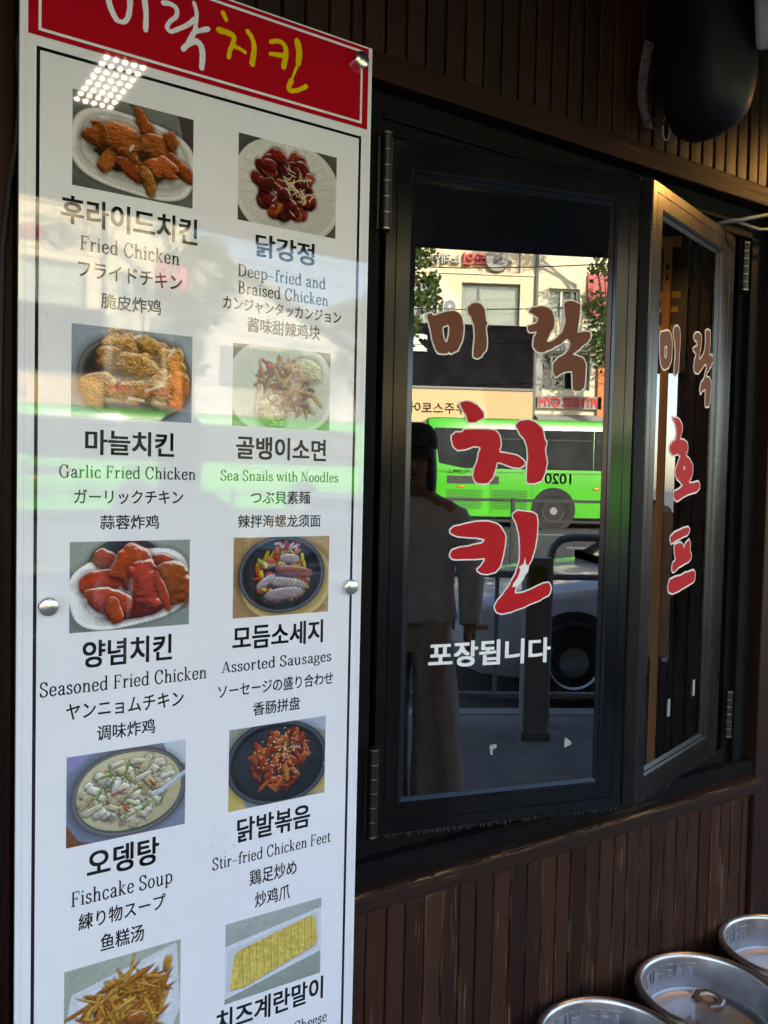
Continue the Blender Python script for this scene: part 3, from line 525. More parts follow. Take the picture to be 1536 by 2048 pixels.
def serif_text(mb, body, w, h, cx, cz, y):
    adv = sum(FONT[c][0] for c in body); sx = w/adv; sz = h*.90/.71
    px, pz = .046*sx/sz*1.0, .024; x = cx - w/2; z = cz - sz*.34; k = 0
    for ch in body:
        a, spec = FONT[ch]
        for st in spec.split('|') if spec else []:
            t = st.split(); v = list(map(float, t[1:])); k += 1; yy = y - .000012*(k % 5)
            T_ = lambda u, q: (x+u*sx, z+q*sz)
            if t[0] in 'cl':
                pts = list(zip(v[::2], v[1::2])); pts = smooth_line(pts, 5) if t[0] == 'c' else pts
                ribbon(mb, [T_(*p) for p in pts], 0, yy, pen=(.054*sx, .030*sz))
            elif t[0] == 'h': ribbon(mb, [T_(v[0],v[1]), T_(v[2],v[3])], 0, yy, pen=(.023*sx, .025*sz))
            elif t[0] == 's':
                p, q = T_(v[0]-v[2], v[1]), T_(v[0]+v[2], v[1]); mb.quad((p[0],yy,p[1]-.004*sz),(q[0],yy,q[1]-.004*sz),(q[0],yy,q[1]+.036*sz),(p[0],yy,p[1]+.036*sz))
            elif t[0] == 'd':
                c0 = T_(v[0], v[1]); mb.add([(c0[0]+v[2]*sx*math.cos(j*math.pi/5), yy, c0[1]+v[2]*sz*math.sin(j*math.pi/5)) for j in range(10)], [tuple(range(10))[::-1]])
        x += a*sx
DISH = [(0,4),(4,8),(8,12),(12,16),(16,21),(21,25),(25,29),(29,33),(33,35)]
for a, b in DISH:
    mbs = MB()
    for kind, body, cx_, cz_, w_, h_ in MENU[a:b]:
        if kind == 'E': serif_text(mbs, body, w_, h_, cx_, cz_, YB-.0003); continue
        me = text_mesh('t', body, w_, h_*(1.0 if kind == 'K' else .96), cx_, cz_, YB-.0003, M['black_print'], 'mesh', bold=.024 if kind == 'K' else .012)
        mbs.add([tuple(v.co) for v in me.vertices], [tuple(p.vertices) for p in me.polygons]); bpy.data.meshes.remove(me)
    mbs.build('dish_caption', M['black_print'], board)

# ---- the printed food photographs: little paintings held in a colour attribute
GW, GH = 168, 124
class Paint:
    def __init__(s, seed, asp):
        s.r = np.random.RandomState(seed); s.asp = asp
        s.u, s.v = np.meshgrid((np.arange(GW)+.5)/GW*asp, 1-(np.arange(GH)+.5)/GH); s.c = np.zeros((GH,GW,3)); s.fine = s.ns(60, 3); s.mid = s.ns(14, 3)
    def ns(s, f, o=3):
        out = np.zeros((GH,GW)); amp = 1; tot = 0
        for k in range(o):
            n = int(f*2**k)+3; g = s.r.rand(n, n); x = s.u/s.asp*(n-2); y = s.v*(n-2); xi = x.astype(int); yi = y.astype(int); fx = x-xi; fy = y-yi
            fx = fx*fx*(3-2*fx); fy = fy*fy*(3-2*fy)
            out += amp*((g[yi,xi]*(1-fx)+g[yi,xi+1]*fx)*(1-fy)+(g[yi+1,xi]*(1-fx)+g[yi+1,xi+1]*fx)*fy); tot += amp; amp *= .5
        return out/tot
    def fill(s, c0, c1=None, ang=0, var=.08):
        t = np.clip(s.u/s.asp*math.cos(ang)+s.v*math.sin(ang),0,1)[...,None]; c1 = c1 or c0
        s.c = (np.array(c0)*(1-t)+np.array(c1)*t)*(1+var*(s.mid-.5)*2)[...,None]
    def loc(s, x, y, rx, ry, rot):
        x *= s.asp; du, dv = s.u-x, s.v-y; a = R(rot); return (du*math.cos(a)+dv*math.sin(a))/rx, (-du*math.sin(a)+dv*math.cos(a))/ry
    def put(s, m, col): m = np.clip(m,0,1)[...,None]; s.c = s.c*(1-m)+np.asarray(col)*m
    def disc(s, x, y, rx, ry, rot, col, rim=None, pw=2.0, soft=.03, sh=.25):
        p, q = s.loc(x,y,rx,ry,rot); d = (abs(p)**pw+abs(q)**pw)**(1/pw); m = np.clip((1-d)/soft,0,1)
        s.put(np.clip((1.12-d)/.12,0,1)*.4, (.02,.02,.02))
        shade = (1+sh*(q*.5+p*-.3))[...,None]; s.put(m, np.array(col)*shade*(1+.06*(s.mid-.5))[...,None])
        if rim is not None: s.put(np.clip(1-abs(d-.93)/.05,0,1)*m, rim)
        return d
    def lump(s, x, y, rx, ry, rot, col, rough=.25, gloss=.3, tex=.25, pw=2.2):
        p, q = s.loc(x,y,rx,ry,rot); n = s.ns(s.r.randint(7,12), 2)
        d = (abs(p)**pw+abs(q)**pw)**(1/pw) + rough*(n-.5)*1.6; m = np.clip((1-d)/.10,0,1)
        s.put(np.clip((1.28-d)/.28,0,1)*.55, np.array(col)*.12)
        h = np.sqrt(np.clip(1-np.clip(d,0,1)**2,0,1)) + .5*tex*(s.fine-.5) + .4*tex*(s.mid-.5)
        gy, gx = np.gradient(h); k = GH*min(rx,ry)*.9; L = np.clip(.66 + k*(-.50*gx*-1*.6 - .75*gy*1.0)*-1*.55, .16, 1.5)
        mott = .66+.68*s.ns(26,3); body = np.array(col)*(L*mott*(1+tex*(s.fine-.5)*1.8))[...,None]*(1+np.array([0,.35,.1])*(s.mid-.5)[...,None])
        s.put(m, body)
        sp = np.clip((L-1.12)*3,0,1)*gloss*m; s.put(sp, (.95,.90,.80))
    def strip(s, x, y, l, w, rot, col, tex=.2): s.lump(x,y,l,w,rot,col,rough=.08,gloss=.15,tex=tex,pw=3)
    def line(s, x0, y0, x1, y1, w, col, a=1.0):
        x0 *= s.asp; x1 *= s.asp; dx, dy = x1-x0, y1-y0; L2 = dx*dx+dy*dy
        t = np.clip(((s.u-x0)*dx+(s.v-y0)*dy)/L2,0,1); d = np.hypot(s.u-x0-t*dx, s.v-y0-t*dy); s.put(np.clip((w-d)/w*2,0,1)*a, col)
    def poly(s, pts, col, a=1.0):
        ins = np.zeros((GH,GW), bool); n = len(pts)
        for i in range(n):
            x0, y0 = pts[i][0]*s.asp, pts[i][1]; x1, y1 = pts[(i+1)%n][0]*s.asp, pts[(i+1)%n][1]
            if y0 == y1: continue
            ins ^= ((y0 > s.v) != (y1 > s.v)) & (s.u < (x1-x0)*(s.v-y0)/(y1-y0)+x0)
        s.put(ins*a, col)

def p_fried(s):
    s.fill((.10,.11,.10),(.16,.17,.155),1.2); s.poly([(.86,1),(1,1),(1,.45),(.92,.7)],(.06,.05,.05)); s.poly([(0,.12),(.22,0),(0,0)],(.09,.09,.085))
    s.disc(.50,.45,.70,.42,-6,(.58,.57,.53),(.70,.69,.65),3.0); s.disc(.50,.48,.58,.33,-6,(.50,.49,.45),None,2.8,sh=.35)
    for k in range(44):
        t = -2.9+k*.062; s.line(.5+.46*math.cos(t),.47+.35*math.sin(t)-.02*math.cos(t),.5+.51*math.cos(t),.45+.385*math.sin(t)-.02*math.cos(t),.006,(.36,.35,.32),.7)
    s.lump(.50,.40,.42,.20,0,(.055,.030,.018),.3,0,.2)
    b = (.40,.135,.022); d = (.30,.085,.014)
    for a in [(.24,.58,.21,.15,14,d),(.27,.33,.075,.17,-28,b),(.50,.30,.24,.11,-26,d),(.40,.60,.24,.19,-12,b),(.60,.74,.085,.26,30,d),(.70,.58,.22,.15,-28,b),(.80,.70,.09,.12,10,d),(.90,.40,.22,.095,-32,d),(.72,.36,.20,.15,12,b),(.61,.22,.075,.19,16,b)]: s.lump(*a[:5],(a[5][0]*s.r.uniform(.8,1.15),a[5][1]*s.r.uniform(.8,1.1),a[5][2]),.42,.28,.45)
    s.lump(.47,.52,.05,.018,60,(.75,.60,.38),.3,0,.2)
def p_braised(s):
    s.fill((.075,.072,.055),(.095,.088,.068)); s.disc(.5,.46,.72,.60,0,(.54,.54,.49),(.60,.60,.55),2.3,.02)
    for k in range(26):
        t = k*.2417; s.line(.5+.34*math.cos(t),.46+.40*math.sin(t),.5+.50*math.cos(t),.46+.57*math.sin(t),.010,(.40,.40,.36),.55)
    r = s.r
    for k in range(60):
        a = r.rand()*6.28; q = r.rand()**.6; x, y = .47+.29*q*math.cos(a), .50+.36*q*math.sin(a)
        s.lump(x,y,.075+.055*r.rand(),.060+.045*r.rand(),r.rand()*180,[(.22,.020,.010),(.15,.014,.008),(.30,.040,.014),(.095,.012,.008)][r.randint(4)],.35,.55,.35)
    s.strip(.40,.22,.09,.030,60,(.42,.12,.02))
    for k in range(46):
        x, y = .55+.18*r.randn()*.5, .52+.16*r.randn()*.55; t = r.rand()*6.28; s.line(x,y,x+.08*math.cos(t),y+.08*math.sin(t),.006,(.62,.60,.36),.9)
def p_garlic(s):
    s.fill((.18,.23,.30),(.30,.36,.42),.8); s.disc(.52,.46,.66,.50,0,(.045,.045,.045),(.17,.17,.17),2.2); s.disc(.52,.46,.58,.43,0,(.020,.018,.016),None,2.2)
    b = (.42,.20,.035)
    for a in [(.40,.82,.24,.17,10),(.66,.80,.22,.14,-15),(.30,.66,.17,.14,20),(.82,.68,.16,.20,8),(.55,.58,.26,.20,-10),(.22,.33,.21,.18,12),(.78,.36,.24,.20,-8),(.50,.30,.18,.15,24),(.90,.46,.10,.14,0)]:
        k_ = s.r.uniform(.85,1.12); s.lump(*a,(.50*k_,.245*k_,.045*k_),.42,.35,.60)
    for q in [(.60,.33,.74,.41),(.46,.24,.58,.22),(.50,.92,.56,.95),(.80,.75,.84,.84)]: s.line(*q,.022,(.70,.58,.42),.85)
    s.lump(.95,.38,.04,.09,0,(.55,.15,.02),.3,.3,.3)
def p_snail(s):
    s.fill((.16,.17,.14),(.20,.21,.18)); s.disc(.5,.5,.74,.58,0,(.44,.50,.44),(.54,.58,.53),2.6,.02); r = s.r
    for k in range(7):
        t = k*.9; s.line(.5,.5,.5+.5*math.cos(t),.5+.55*math.sin(t),.008,(.36,.42,.37),.6)
    s.lump(.74,.74,.22,.18,0,(.42,.45,.27),.25,.1,.5); s.lump(.40,.20,.22,.20,0,(.46,.46,.27),.2,.1,.5)
    for k in range(110):
        a = r.rand()*6.28; q = r.rand()**.6; x, y = .52+.27*q*math.cos(a)*(1+.3*math.sin(a)), .55+.30*q*math.sin(a)-.22*max(0,math.cos(a))*q
        s.strip(x,y,.07+.05*r.rand(),.016+.014*r.rand(),r.rand()*180,[(.30,.055,.015),(.20,.035,.012),(.42,.17,.03),(.50,.36,.14),(.11,.03,.015),(.34,.30,.08)][r.randint(6)])
    s.strip(.80,.30,.05,.11,20,(.60,.52,.36)); s.strip(.86,.38,.12,.03,-50,(.48,.34,.06)); s.strip(.24,.34,.03,.20,-6,(.58,.50,.34))
    for k in range(60): s.line(.57+.09*r.randn(),.80+.05*r.randn(),.575+.09*r.randn(),.80+.05*r.randn(),.004,(.62,.50,.30),.5)
def p_season(s):
    s.fill((.15,.19,.17),(.25,.30,.28),1.0); s.disc(.46,.74,.44,.30,0,(.03,.03,.03)); s.disc(.50,.46,.70,.42,10,(.70,.71,.70),(.80,.81,.80),3,.02); s.disc(.52,.46,.56,.31,10,(.62,.62,.61),None,2.6,sh=.4)
    for k in range(40):
        t = -2.5+k*.062; s.line(.5+.47*math.cos(t),.45+.36*math.sin(t)+.05*math.cos(t),.5+.53*math.cos(t),.44+.41*math.sin(t)+.05*math.cos(t),.006,(.46,.46,.46),.7)
    s.lump(.56,.26,.42,.15,10,(.26,.010,.006),.15,.5,.1,2.4)
    for a in [(.27,.80,.13,.11,0),(.22,.54,.26,.13,8),(.75,.76,.17,.08,-10),(.50,.70,.24,.27,-30),(.62,.48,.20,.30,12),(.32,.33,.27,.15,-14),(.87,.52,.20,.27,12),(.36,.22,.09,.17,14),(.76,.40,.06,.26,20)]: s.lump(*a,(.42*s.r.uniform(.75,1.12),.060*s.r.uniform(.7,1.3),.012),.30,.85,.18)
def p_sausage(s):
    s.fill((.30,.19,.085),(.42,.29,.14),.3,.25); s.disc(.55,.44,.66,.52,0,(.46,.34,.12),(.56,.44,.18),2.2); s.disc(.50,.52,.62,.50,0,(.012,.013,.016),(.10,.12,.15),2.05); s.disc(.50,.53,.50,.40,0,(.020,.022,.026),None,2.05); r = s.r
    cols = [(.62,.38,.03),(.55,.15,.02),(.40,.42,.08),(.68,.52,.06),(.50,.06,.02)]
    for k in range(90):
        a = r.rand()*6.28; q = .35+.65*r.rand()**.5; s.strip(.5+.28*q*math.cos(a),.52+.34*q*math.sin(a),.05+.03*r.rand(),.020+.015*r.rand(),r.rand()*180,cols[r.randint(5)])
    for k in range(14): s.strip(.56+.07*r.randn(),.88+.035*r.randn(),.05,.018,r.rand()*180,[(.40,.02,.05),(.62,.50,.50)][k%2])
    for (x,y,l,w,a,c) in [(.57,.72,.14,.06,-6,(.52,.52,.54)),(.62,.55,.28,.075,-8,(.34,.12,.10)),(.56,.40,.27,.072,-10,(.42,.38,.38)),(.33,.44,.14,.05,32,(.55,.52,.56)),(.52,.27,.27,.080,4,(.40,.35,.38))]:
        s.lump(x,y,l,w,a,c,.06,.35,.12,2.6)
        for k in range(9):
            t = (k-4)/4.6*l*.95; ca, sa = math.cos(R(a)), math.sin(R(a)); X, Y = x+t*ca/s.asp, y+t*sa
            for sg_ in (1,-1): s.line(X-w*.5*sg_/s.asp,Y-w*.75,X+w*.5*sg_/s.asp,Y+w*.75,.006,(c[0]*.42,c[1]*.3,c[2]*.3),.75)
def p_fish(s):
    s.fill((.13,.16,.24),(.20,.24,.33),.4); s.poly([(.80,1),(1,1),(1,.72),(.86,.78)],(.50,.56,.64)); s.poly([(0,1),(.2,1),(0,.80)],(.25,.24,.45)); s.poly([(0,.25),(.1,.05),(.2,0),(0,0)],(.16,.06,.03))
    s.disc(.52,.50,.66,.50,0,(.075,.08,.08),(.20,.21,.21),2.15,.02); s.disc(.52,.51,.60,.445,0,(.46,.43,.27),None,2.15); r = s.r
    cols = [(.66,.62,.44),(.62,.54,.32),(.72,.70,.56),(.54,.47,.27),(.74,.73,.62)]
    for k in range(120):
        a = r.rand()*6.28; q = r.rand()**.55; s.lump(.52+.37*q*math.cos(a),.51+.35*q*math.sin(a),.05+.07*r.rand(),.026+.030*r.rand(),r.choice([20,35,60,110,150])+r.randn()*20,cols[r.randint(5)],.30,.1,.15,4.5)
    for k in range(9): s.strip(.25+.55*r.rand(),.25+.55*r.rand(),.07,.016,r.rand()*180,(.26,.38,.10))
    for k in range(5): s.strip(.3+.45*r.rand(),.3+.45*r.rand(),.05,.012,r.rand()*180,(.55,.13,.03))
    s.line(.74,.42,1.0,.62,.035,(.36,.44,.58),.9); s.line(.76,.44,1.0,.635,.010,(.62,.70,.80),.9)
def p_feet(s):
    s.fill((.20,.25,.30),(.30,.30,.22),.9); s.poly([(0,.55),(.18,.0),(0,0)],(.50,.40,.13)); s.poly([(.55,1),(1,.82),(1,1)],(.34,.42,.52)); s.poly([(.75,.05),(1,.35),(1,0)],(.46,.36,.14))
    s.disc(.5,.5,.72,.54,-8,(.012,.014,.018),(.075,.09,.11),2.1); s.disc(.5,.51,.60,.43,-8,(.022,.026,.032),None,2.1,sh=.6); r = s.r
    for k in range(120):
        a = r.rand()*6.28; q = r.rand()**.55; x, y = .52+.28*q*math.cos(a), .53+.36*q*math.sin(a)
        s.lump(x,y,.05+.06*r.rand(),.020+.022*r.rand(),r.rand()*180,[(.44,.095,.016),(.34,.05,.010),(.50,.16,.03),(.22,.028,.008)][r.randint(4)],.3,.45,.25)
    for k in range(90): x, y = .54+.12*r.randn(), .62+.12*r.randn(); s.line(x,y,x+.006,y+.008,.008,(.70,.52,.26),.9)
    s.strip(.58,.36,.035,.12,12,(.50,.17,.03))
def p_fries(s):
    s.fill((.30,.34,.27),(.36,.40,.34),.6); s.poly([(.06,.72),(.96,.98),(1,.2),(.9,-.1),(.04,-.1),(.0,.3)],(.58,.62,.66)); s.poly([(.12,.66),(.90,.90),(.93,.2),(.1,.0)],(.64,.68,.72)); r = s.r
    s.lump(.52,.40,.40,.28,4,(.34,.14,.02),.4,.1,.3)
    for k in range(150):
        a = r.rand()*6.28; q = r.rand()**.55; x, y = .50+.37*q*math.cos(a), .42+.36*q*math.sin(a)
        s.strip(x,y,.10+.10*r.rand(),.015+.014*r.rand(),r.choice([12,28,40,75,105,150])+r.randn()*14,[(.58,.27,.03),(.46,.17,.018),(.66,.40,.06),(.40,.15,.015),(.62,.32,.04)][r.randint(5)],.25)
    s.strip(.56,.84,.14,.018,78,(.62,.40,.06)); s.strip(.88,.76,.05,.09,-10,(.55,.30,.03)); s.lump(.60,.22,.12,.10,0,(.34,.11,.012),.3,.35,.2)
def p_egg(s):
    s.fill((.25,.30,.27),(.36,.40,.38),1.5); s.poly([(0,.72),(1,.88),(1,.30),(0,.06)],(.62,.66,.72)); s.poly([(.02,.66),(.97,.83),(.96,.34),(.02,.12)],(.54,.58,.62))
    pts = [(.05,.16),(.09,.58),(.14,.63),(.86,.80),(.93,.78),(.96,.46),(.93,.40),(.20,.15)]
    s.poly([(x+.006,y-.02) for x, y in pts],(.30,.26,.12),.7); s.poly(pts,(.60,.48,.10))
    m = s.ns(26,3); q = s.c.copy(); mask = (s.c[...,0]>.55)&(s.c[...,2]<.2)
    s.c = np.where(mask[...,None], q*(.62+.75*m)[...,None]*np.where(s.fine>.62,.85,1)[...,None], q)
    for k in range(11):
        x = .17+k*.072; s.line(x,.63+ (x-.14)*.235,x+.012,.155+(x-.1)*.30,.006,(.26,.18,.03),.9); s.line(x+.012,.62+(x-.14)*.235,x+.024,.165+(x-.1)*.30,.005,(.72,.62,.24),.6)
m, nt, b = new_mat('printed ink'); at = nt.nodes.new('ShaderNodeAttribute'); at.attribute_name = 'ink'
nt.links.new(at.outputs['Color'], b.inputs['Base Color']); b.inputs['Roughness'].default_value = .03; b.inputs['IOR'].default_value = 1.66; M['ink'] = m
PHOTOS = [(p_fried,.3318,.5257,1.9922,2.1375,'printed photograph of fried chicken pieces on a white dish'),(p_braised,.6065,.8003,1.9895,2.1365,'printed photograph of dark red braised chicken on a scalloped white plate'),
 (p_garlic,.3330,.5286,1.6370,1.7808,'printed photograph of golden garlic chicken in a black pan'),(p_snail,.6022,.7955,1.6370,1.7790,'printed photograph of red snail salad and noodles on a pale plate'),
 (p_season,.3328,.5290,1.2967,1.4405,'printed photograph of glossy red chicken on a white dish'),(p_sausage,.6086,.8003,1.3003,1.4420,'printed photograph of scored sausages in a round black pan'),
 (p_fish,.3306,.5265,.9535,1.0995,'printed photograph of fishcake soup in a grey bowl'),(p_feet,.6057,.8001,.9574,1.1033,'printed photograph of orange chicken feet in a black pan'),
 (p_fries,.3295,.5223,.6040,.7535,'printed photograph of fries piled on a white plate'),(p_egg,.6043,.7984,.6106,.7557,'printed photograph of a sliced yellow omelette roll')]
def photo(k, fn, x0, x1, z0, z1, label):
    s = Paint(40+k, (x1-x0)/(z1-z0)); fn(s); col = np.clip(s.c*(1+.20*(s.r.rand(GH,GW,1)-.5)+.25*(s.ns(80,2)-.5)[...,None]),0,.95)
    gx = np.linspace(x0,x1,GW+1); gz = np.linspace(z1,z0,GH+1); X, Z = np.meshgrid(gx,gz)
    v = np.stack([X,np.full_like(X,YB-.0002),Z],-1).reshape(-1,3)
    i = np.arange(GH)[:,None]*(GW+1)+np.arange(GW)[None,:]; q = np.stack([i+GW+1,i+GW+2,i+1,i],-1).reshape(-1,4)
    me = bpy.data.meshes.new('food_photo'); me.vertices.add(len(v)); me.vertices.foreach_set('co', v.astype('f').ravel())
    me.loops.add(q.size); me.loops.foreach_set('vertex_index', q.astype('i').ravel()); me.polygons.add(len(q)); me.polygons.foreach_set('loop_start', np.arange(0,q.size,4,dtype='i'))
    a = me.attributes.new('ink','FLOAT_COLOR','FACE'); a.data.foreach_set('color', np.concatenate([col.reshape(-1,3),np.ones((GH*GW,1))],1).astype('f').ravel())
    me.materials.append(M['ink']); me.update(calc_edges=True); o = link('food_photo', me, board); o['label'] = label
for k, p in enumerate(PHOTOS): photo(k, *p)

for x, z in [(.844,2.322),(.300,1.342),(.844,1.345),(.300,2.322),(.300,.30),(.844,.30)]:
    mb = MB(); mb.M = Matrix.Translation((x,0,z)) @ Matrix.Rotation(R(90),4,'X')
    mb.lathe([(0.0,.0742),(.0125,.0735),(.0142,.0722),(.0146,.0705),(.0146,YB*-1+.0001)], 40)
    mb.lathe([(.008,-.0),(.008,.054)], 20); mb.build('standoff', M['cap'], board, smooth=40)
# ------------------------------------------------------------------ beer kegs along the wall
def keg(label, x, y, rz=0.0, seed=0, letters=True):
    k = thing('beer_keg', label, 'keg', (x, y, 0), rz, 'steel kegs along the wall')
    mb = MB(); mb.lathe([(0,.004),(.140,.004),(.150,0),(.160,.003),(.164,.03),(.160,.048),(.164,.07),(.1655,.12),(.170,.128),(.1655,.136),(.1655,.20),(.170,.208),(.1655,.216),(.164,.246),(.155,.262)], 72)
    mb.build('body', M['steel'], k, smooth=40)
    mb = MB(); mb.lathe([(.163,.244),(.1665,.252),(.168,.300),(.1715,.307),(.1735,.314),(.1715,.3215),(.166,.3255),(.160,.3250),(.1555,.321),(.1540,.314),(.1535,.300),(.1500,.262),(.147,.240)], 96)
    ch = mb.build('rim_collar', M['steel_rim'], k, smooth=60)
    mb = MB(); mb.lathe([(.152,.258),(.147,.240),(.134,.2300),(.10,.2345),(.05,.2405),(.031,.2420)], 72)
    mb.build('top_dome', M['steel'], k, smooth=50)
    for a in (R(88), R(208), R(328)):     # dark hand holes / drain holes in the collar
        mb = MB(); mb.M = Matrix.Rotation(a, 4, 'Z') @ Matrix.Translation((.1512,0,.272)) @ Matrix.Rotation(R(-84), 4, 'Y')
        mb.add([(.013*math.cos(t*.3927), .017*math.sin(t*.3927), .0) for t in range(16)], [tuple(range(16))]); mb.build('drain_hole', M['black_plastic'], k)
    mb = MB(); mb.lathe([(.036,.2415),(.0365,.2470),(.0300,.2510),(.0285,.2920)], 40); v = mb.build('valve', M['steel'], k, smooth=40)
    mb = MB(); mb.lathe([(.0285,.2890),(.0400,.2895),(.0405,.3010),(.0360,.3045),(.0215,.3045),(.0200,.2990),(.0185,.2985)], 8); mb.build('valve_nut', M['steel_rim'], v)
    mb = MB(); mb.lathe([(.0200,.2986),(.0150,.2984)], 32); mb.build('valve_seal', M['black_plastic'], v)
    mb = MB(); mb.lathe([(.0150,.2980),(.0145,.3000),(.011,.3006),(0,.3008)], 32); mb.build('valve_core', M['copper'], v, smooth=50)
    if letters:     # lettering pressed into the collar from outside, so it reads reversed from within
        for word, a0, span in (('THE', R(62), R(30)), ('HITE', R(105), R(42))):
            me = text_mesh('t', word, 1.0, .034, 0, .284, 0, M['steel'], 'mesh', bold=.01)
            for vv in me.vertices:
                aa = a0 + vv.co.x*span; rr = .1505 + (vv.co.z-.262)*.09
                vv.co = ((rr-.0016)*math.cos(aa), (rr-.0016)*math.sin(aa), vv.co.z)
            ob = link('embossed_lettering', me, ch)
            so = ob.modifiers.new('solid','SOLIDIFY'); so.thickness = .0014; so.offset = 0
            bv = ob.modifiers.new('bevel','BEVEL'); bv.width = .0005; bv.segments = 2
    return k
M['copper'] = P('worn copper', (.50,.30,.19), .5, metal=.35, var=.2, vs=90)
keg('steel keg nearest the menu board, only its back rim showing', 1.464, -.204, R(-14))
keg('steel keg in the middle of the row, with embossed collar and copper valve core', 1.816, -.190, R(0))
keg('steel keg farthest along the wall, with a dark drain hole in its collar', 2.172, -.176, R(26))

# ------------------------------------------------------------------ loudspeaker, bracket, cables, box up under the canopy
def superell(a, b, n, pw, c): 
    out = []
    for k in range(n):
        t = 2*math.pi*k/n; ct, st = math.cos(t), math.sin(t); out.append((c[0]+a*math.copysign(abs(ct)**(2/pw),ct), c[1], c[2]+b*math.copysign(abs(st)**(2/pw),st)))
    return out
sp = thing('loudspeaker', 'dark rounded loudspeaker hanging from the upper planks above the right window', 'speaker', (1.738,-.150,2.590), R(-8))
sp.rotation_euler = (R(-6), 0, R(-8))
mb = MB(); mb.loft([superell(.072,.190,40,3.4,(0,.085,0)), superell(.082,.212,40,3.0,(0,.075,0)), superell(.089,.224,40,2.8,(0,.03,0)), superell(.089,.224,40,2.7,(0,-.03,0)), superell(.084,.216,40,2.5,(0,-.060,0)), superell(.070,.190,40,2.4,(0,-.080,0)), superell(.046,.130,40,2.2,(0,-.092,0)), superell(.015,.040,40,2,(0,-.096,0))])
M['spk'] = P('speaker shell', (.0055,.0055,.008), .5, ior=1.35, var=.25, vs=40, bs=.05)
mb.build('cabinet', M['spk'], sp, smooth=50)
mb = MB(); mb.loft([superell(.0870,.0022,40,3,(0,y,-.105)) for y in (.02,-.02,-.050)]); mb.build('seam', M['gasket'], sp, smooth=50)
mb = MB(); mb.M = Matrix.Translation((.070,-.0680,.01)) @ Matrix.Rotation(R(42),4,'Z')
for a in frame_rects(-.013,-.015,.013,.015,.0018): mb.box(a[0],-.002,a[1],a[2],.0,a[3])
mb.box(-.008,-.002,-.001,.008,0,.001); mb.build('badge', P('pale badge', (.20,.20,.20), .4), sp)
br = thing('mounting_strap', 'grey perforated metal strap bent beside the loudspeaker', 'bracket', (1.64,-.05,2.5))
pts = [(1.652,2.597),(1.640,2.560),(1.631,2.504),(1.630,2.470),(1.636,2.442),(1.648,2.418),(1.664,2.400)]
mb = MB(); sl = smooth_line(pts, 5); vs_ = []
rings = []
for i, (x, z) in enumerate(sl):
    rings.append([(x-.014-1.64,-.004,z-2.5),(x+.014-1.64,-.004,z-2.5),(x+.014-1.64,-.001,z-2.5),(x-.014-1.64,-.001,z-2.5)])
mb.loft(rings); mb.build('strap', P('dull zinc', (.16,.155,.15), .5, metal=.6, var=.3, vs=60), br)
mb = MB()
for i in range(2, len(sl), 4):
    x, z = sl[i]
    for dx in (-.006,.006): mb = MB(); mb.add([(x+dx+.003*math.cos(t)-1.64,-.0045,z+dx*.5+.004*math.sin(t)-2.5) for t in np.linspace(0,5.5,8)], [tuple(range(8))]); mb.build('hole', M['black_plastic'], br)
c = thing('cable_tie_loop', 'pale cable tie loop dangling under the loudspeaker bracket', 'cable tie', (1.70,-.07,2.40))
mb = MB(); mb.tube([(.012*math.sin(t)*1.1, .0, .026*math.cos(t)-.0) for t in np.linspace(.3,6.0,22)], .0016, 6); mb.build('loop', P('pale nylon', (.30,.29,.26), .5), c)
mb = MB(); mb.tube([(-.06,.02,.004),(-.035,.0,.016),(-.012,0,.012),(0,0,.024)], .0025, 6); mb.tube([(-.062,.02,-.006),(-.03,0,-.008),(.0,0,.02)], .002, 6); mb.build('tail', M['black_plastic'], c)
M['cable'] = P('grey cable sheath', (.17,.17,.165), .5)
for lab, pts in (('pale grey cable running from the window head to the right, upper one', [(1.965,.0,2.232),(1.983,-.05,2.240),(2.020,-.06,2.247),(2.058,-.06,2.259),(2.137,-.06,2.282),(2.40,-.04,2.30)]),
                 ('thin grey cable sagging below the upper cable at the right edge', [(2.0,.0,2.248),(2.02,-.05,2.244),(2.06,-.06,2.236),(2.10,-.06,2.236),(2.14,-.06,2.244),(2.42,-.04,2.28)])):
    mb = MB(); mb.tube([(p[0], p[1], p[2]) for p in pts], .0055 if 'upper one' in lab else .004, 8); tag(mb.build('cable', M['cable'], smooth=1), lab, 'cable')
mb = MB(); mb.tube([(.272,-.022,2.80),(.270,-.022,2.268),(.268,-.020,2.238),(.260,-.022,2.198),(.264,-.020,2.132),(.260,-.020,2.056),(.250,-.020,1.986),(.240,-.022,1.886),(.235,-.022,1.5),(.238,-.02,.9),(.236,-.02,.02)], .0045, 8)
tag(mb.build('cable', M['gasket'], smooth=1), 'thin black cable hanging down left of the menu board', 'cable')
bx = thing('awning_bracket_box', 'pale grey ribbed plastic box hanging in the top right corner past the loudspeaker', 'box', (1.80,-.30,2.58), R(20))
M['pale'] = P('pale grey plastic', (.34,.32,.30), .5, var=.15, vs=30)
bx.rotation_euler = (R(8), R(-40), R(16))
mb = MB(); mb.box(-.055,-.05,-.035, .22,.05,.13); bevel(mb.build('shell', M['pale'], bx), .014, 3)
mb = MB()
for k in range(7): mb.box(-.03+k*.026,-.0525,-.02, -.022+k*.026,-.0502,.12)
mb.build('rib', M['gasket'], bx)

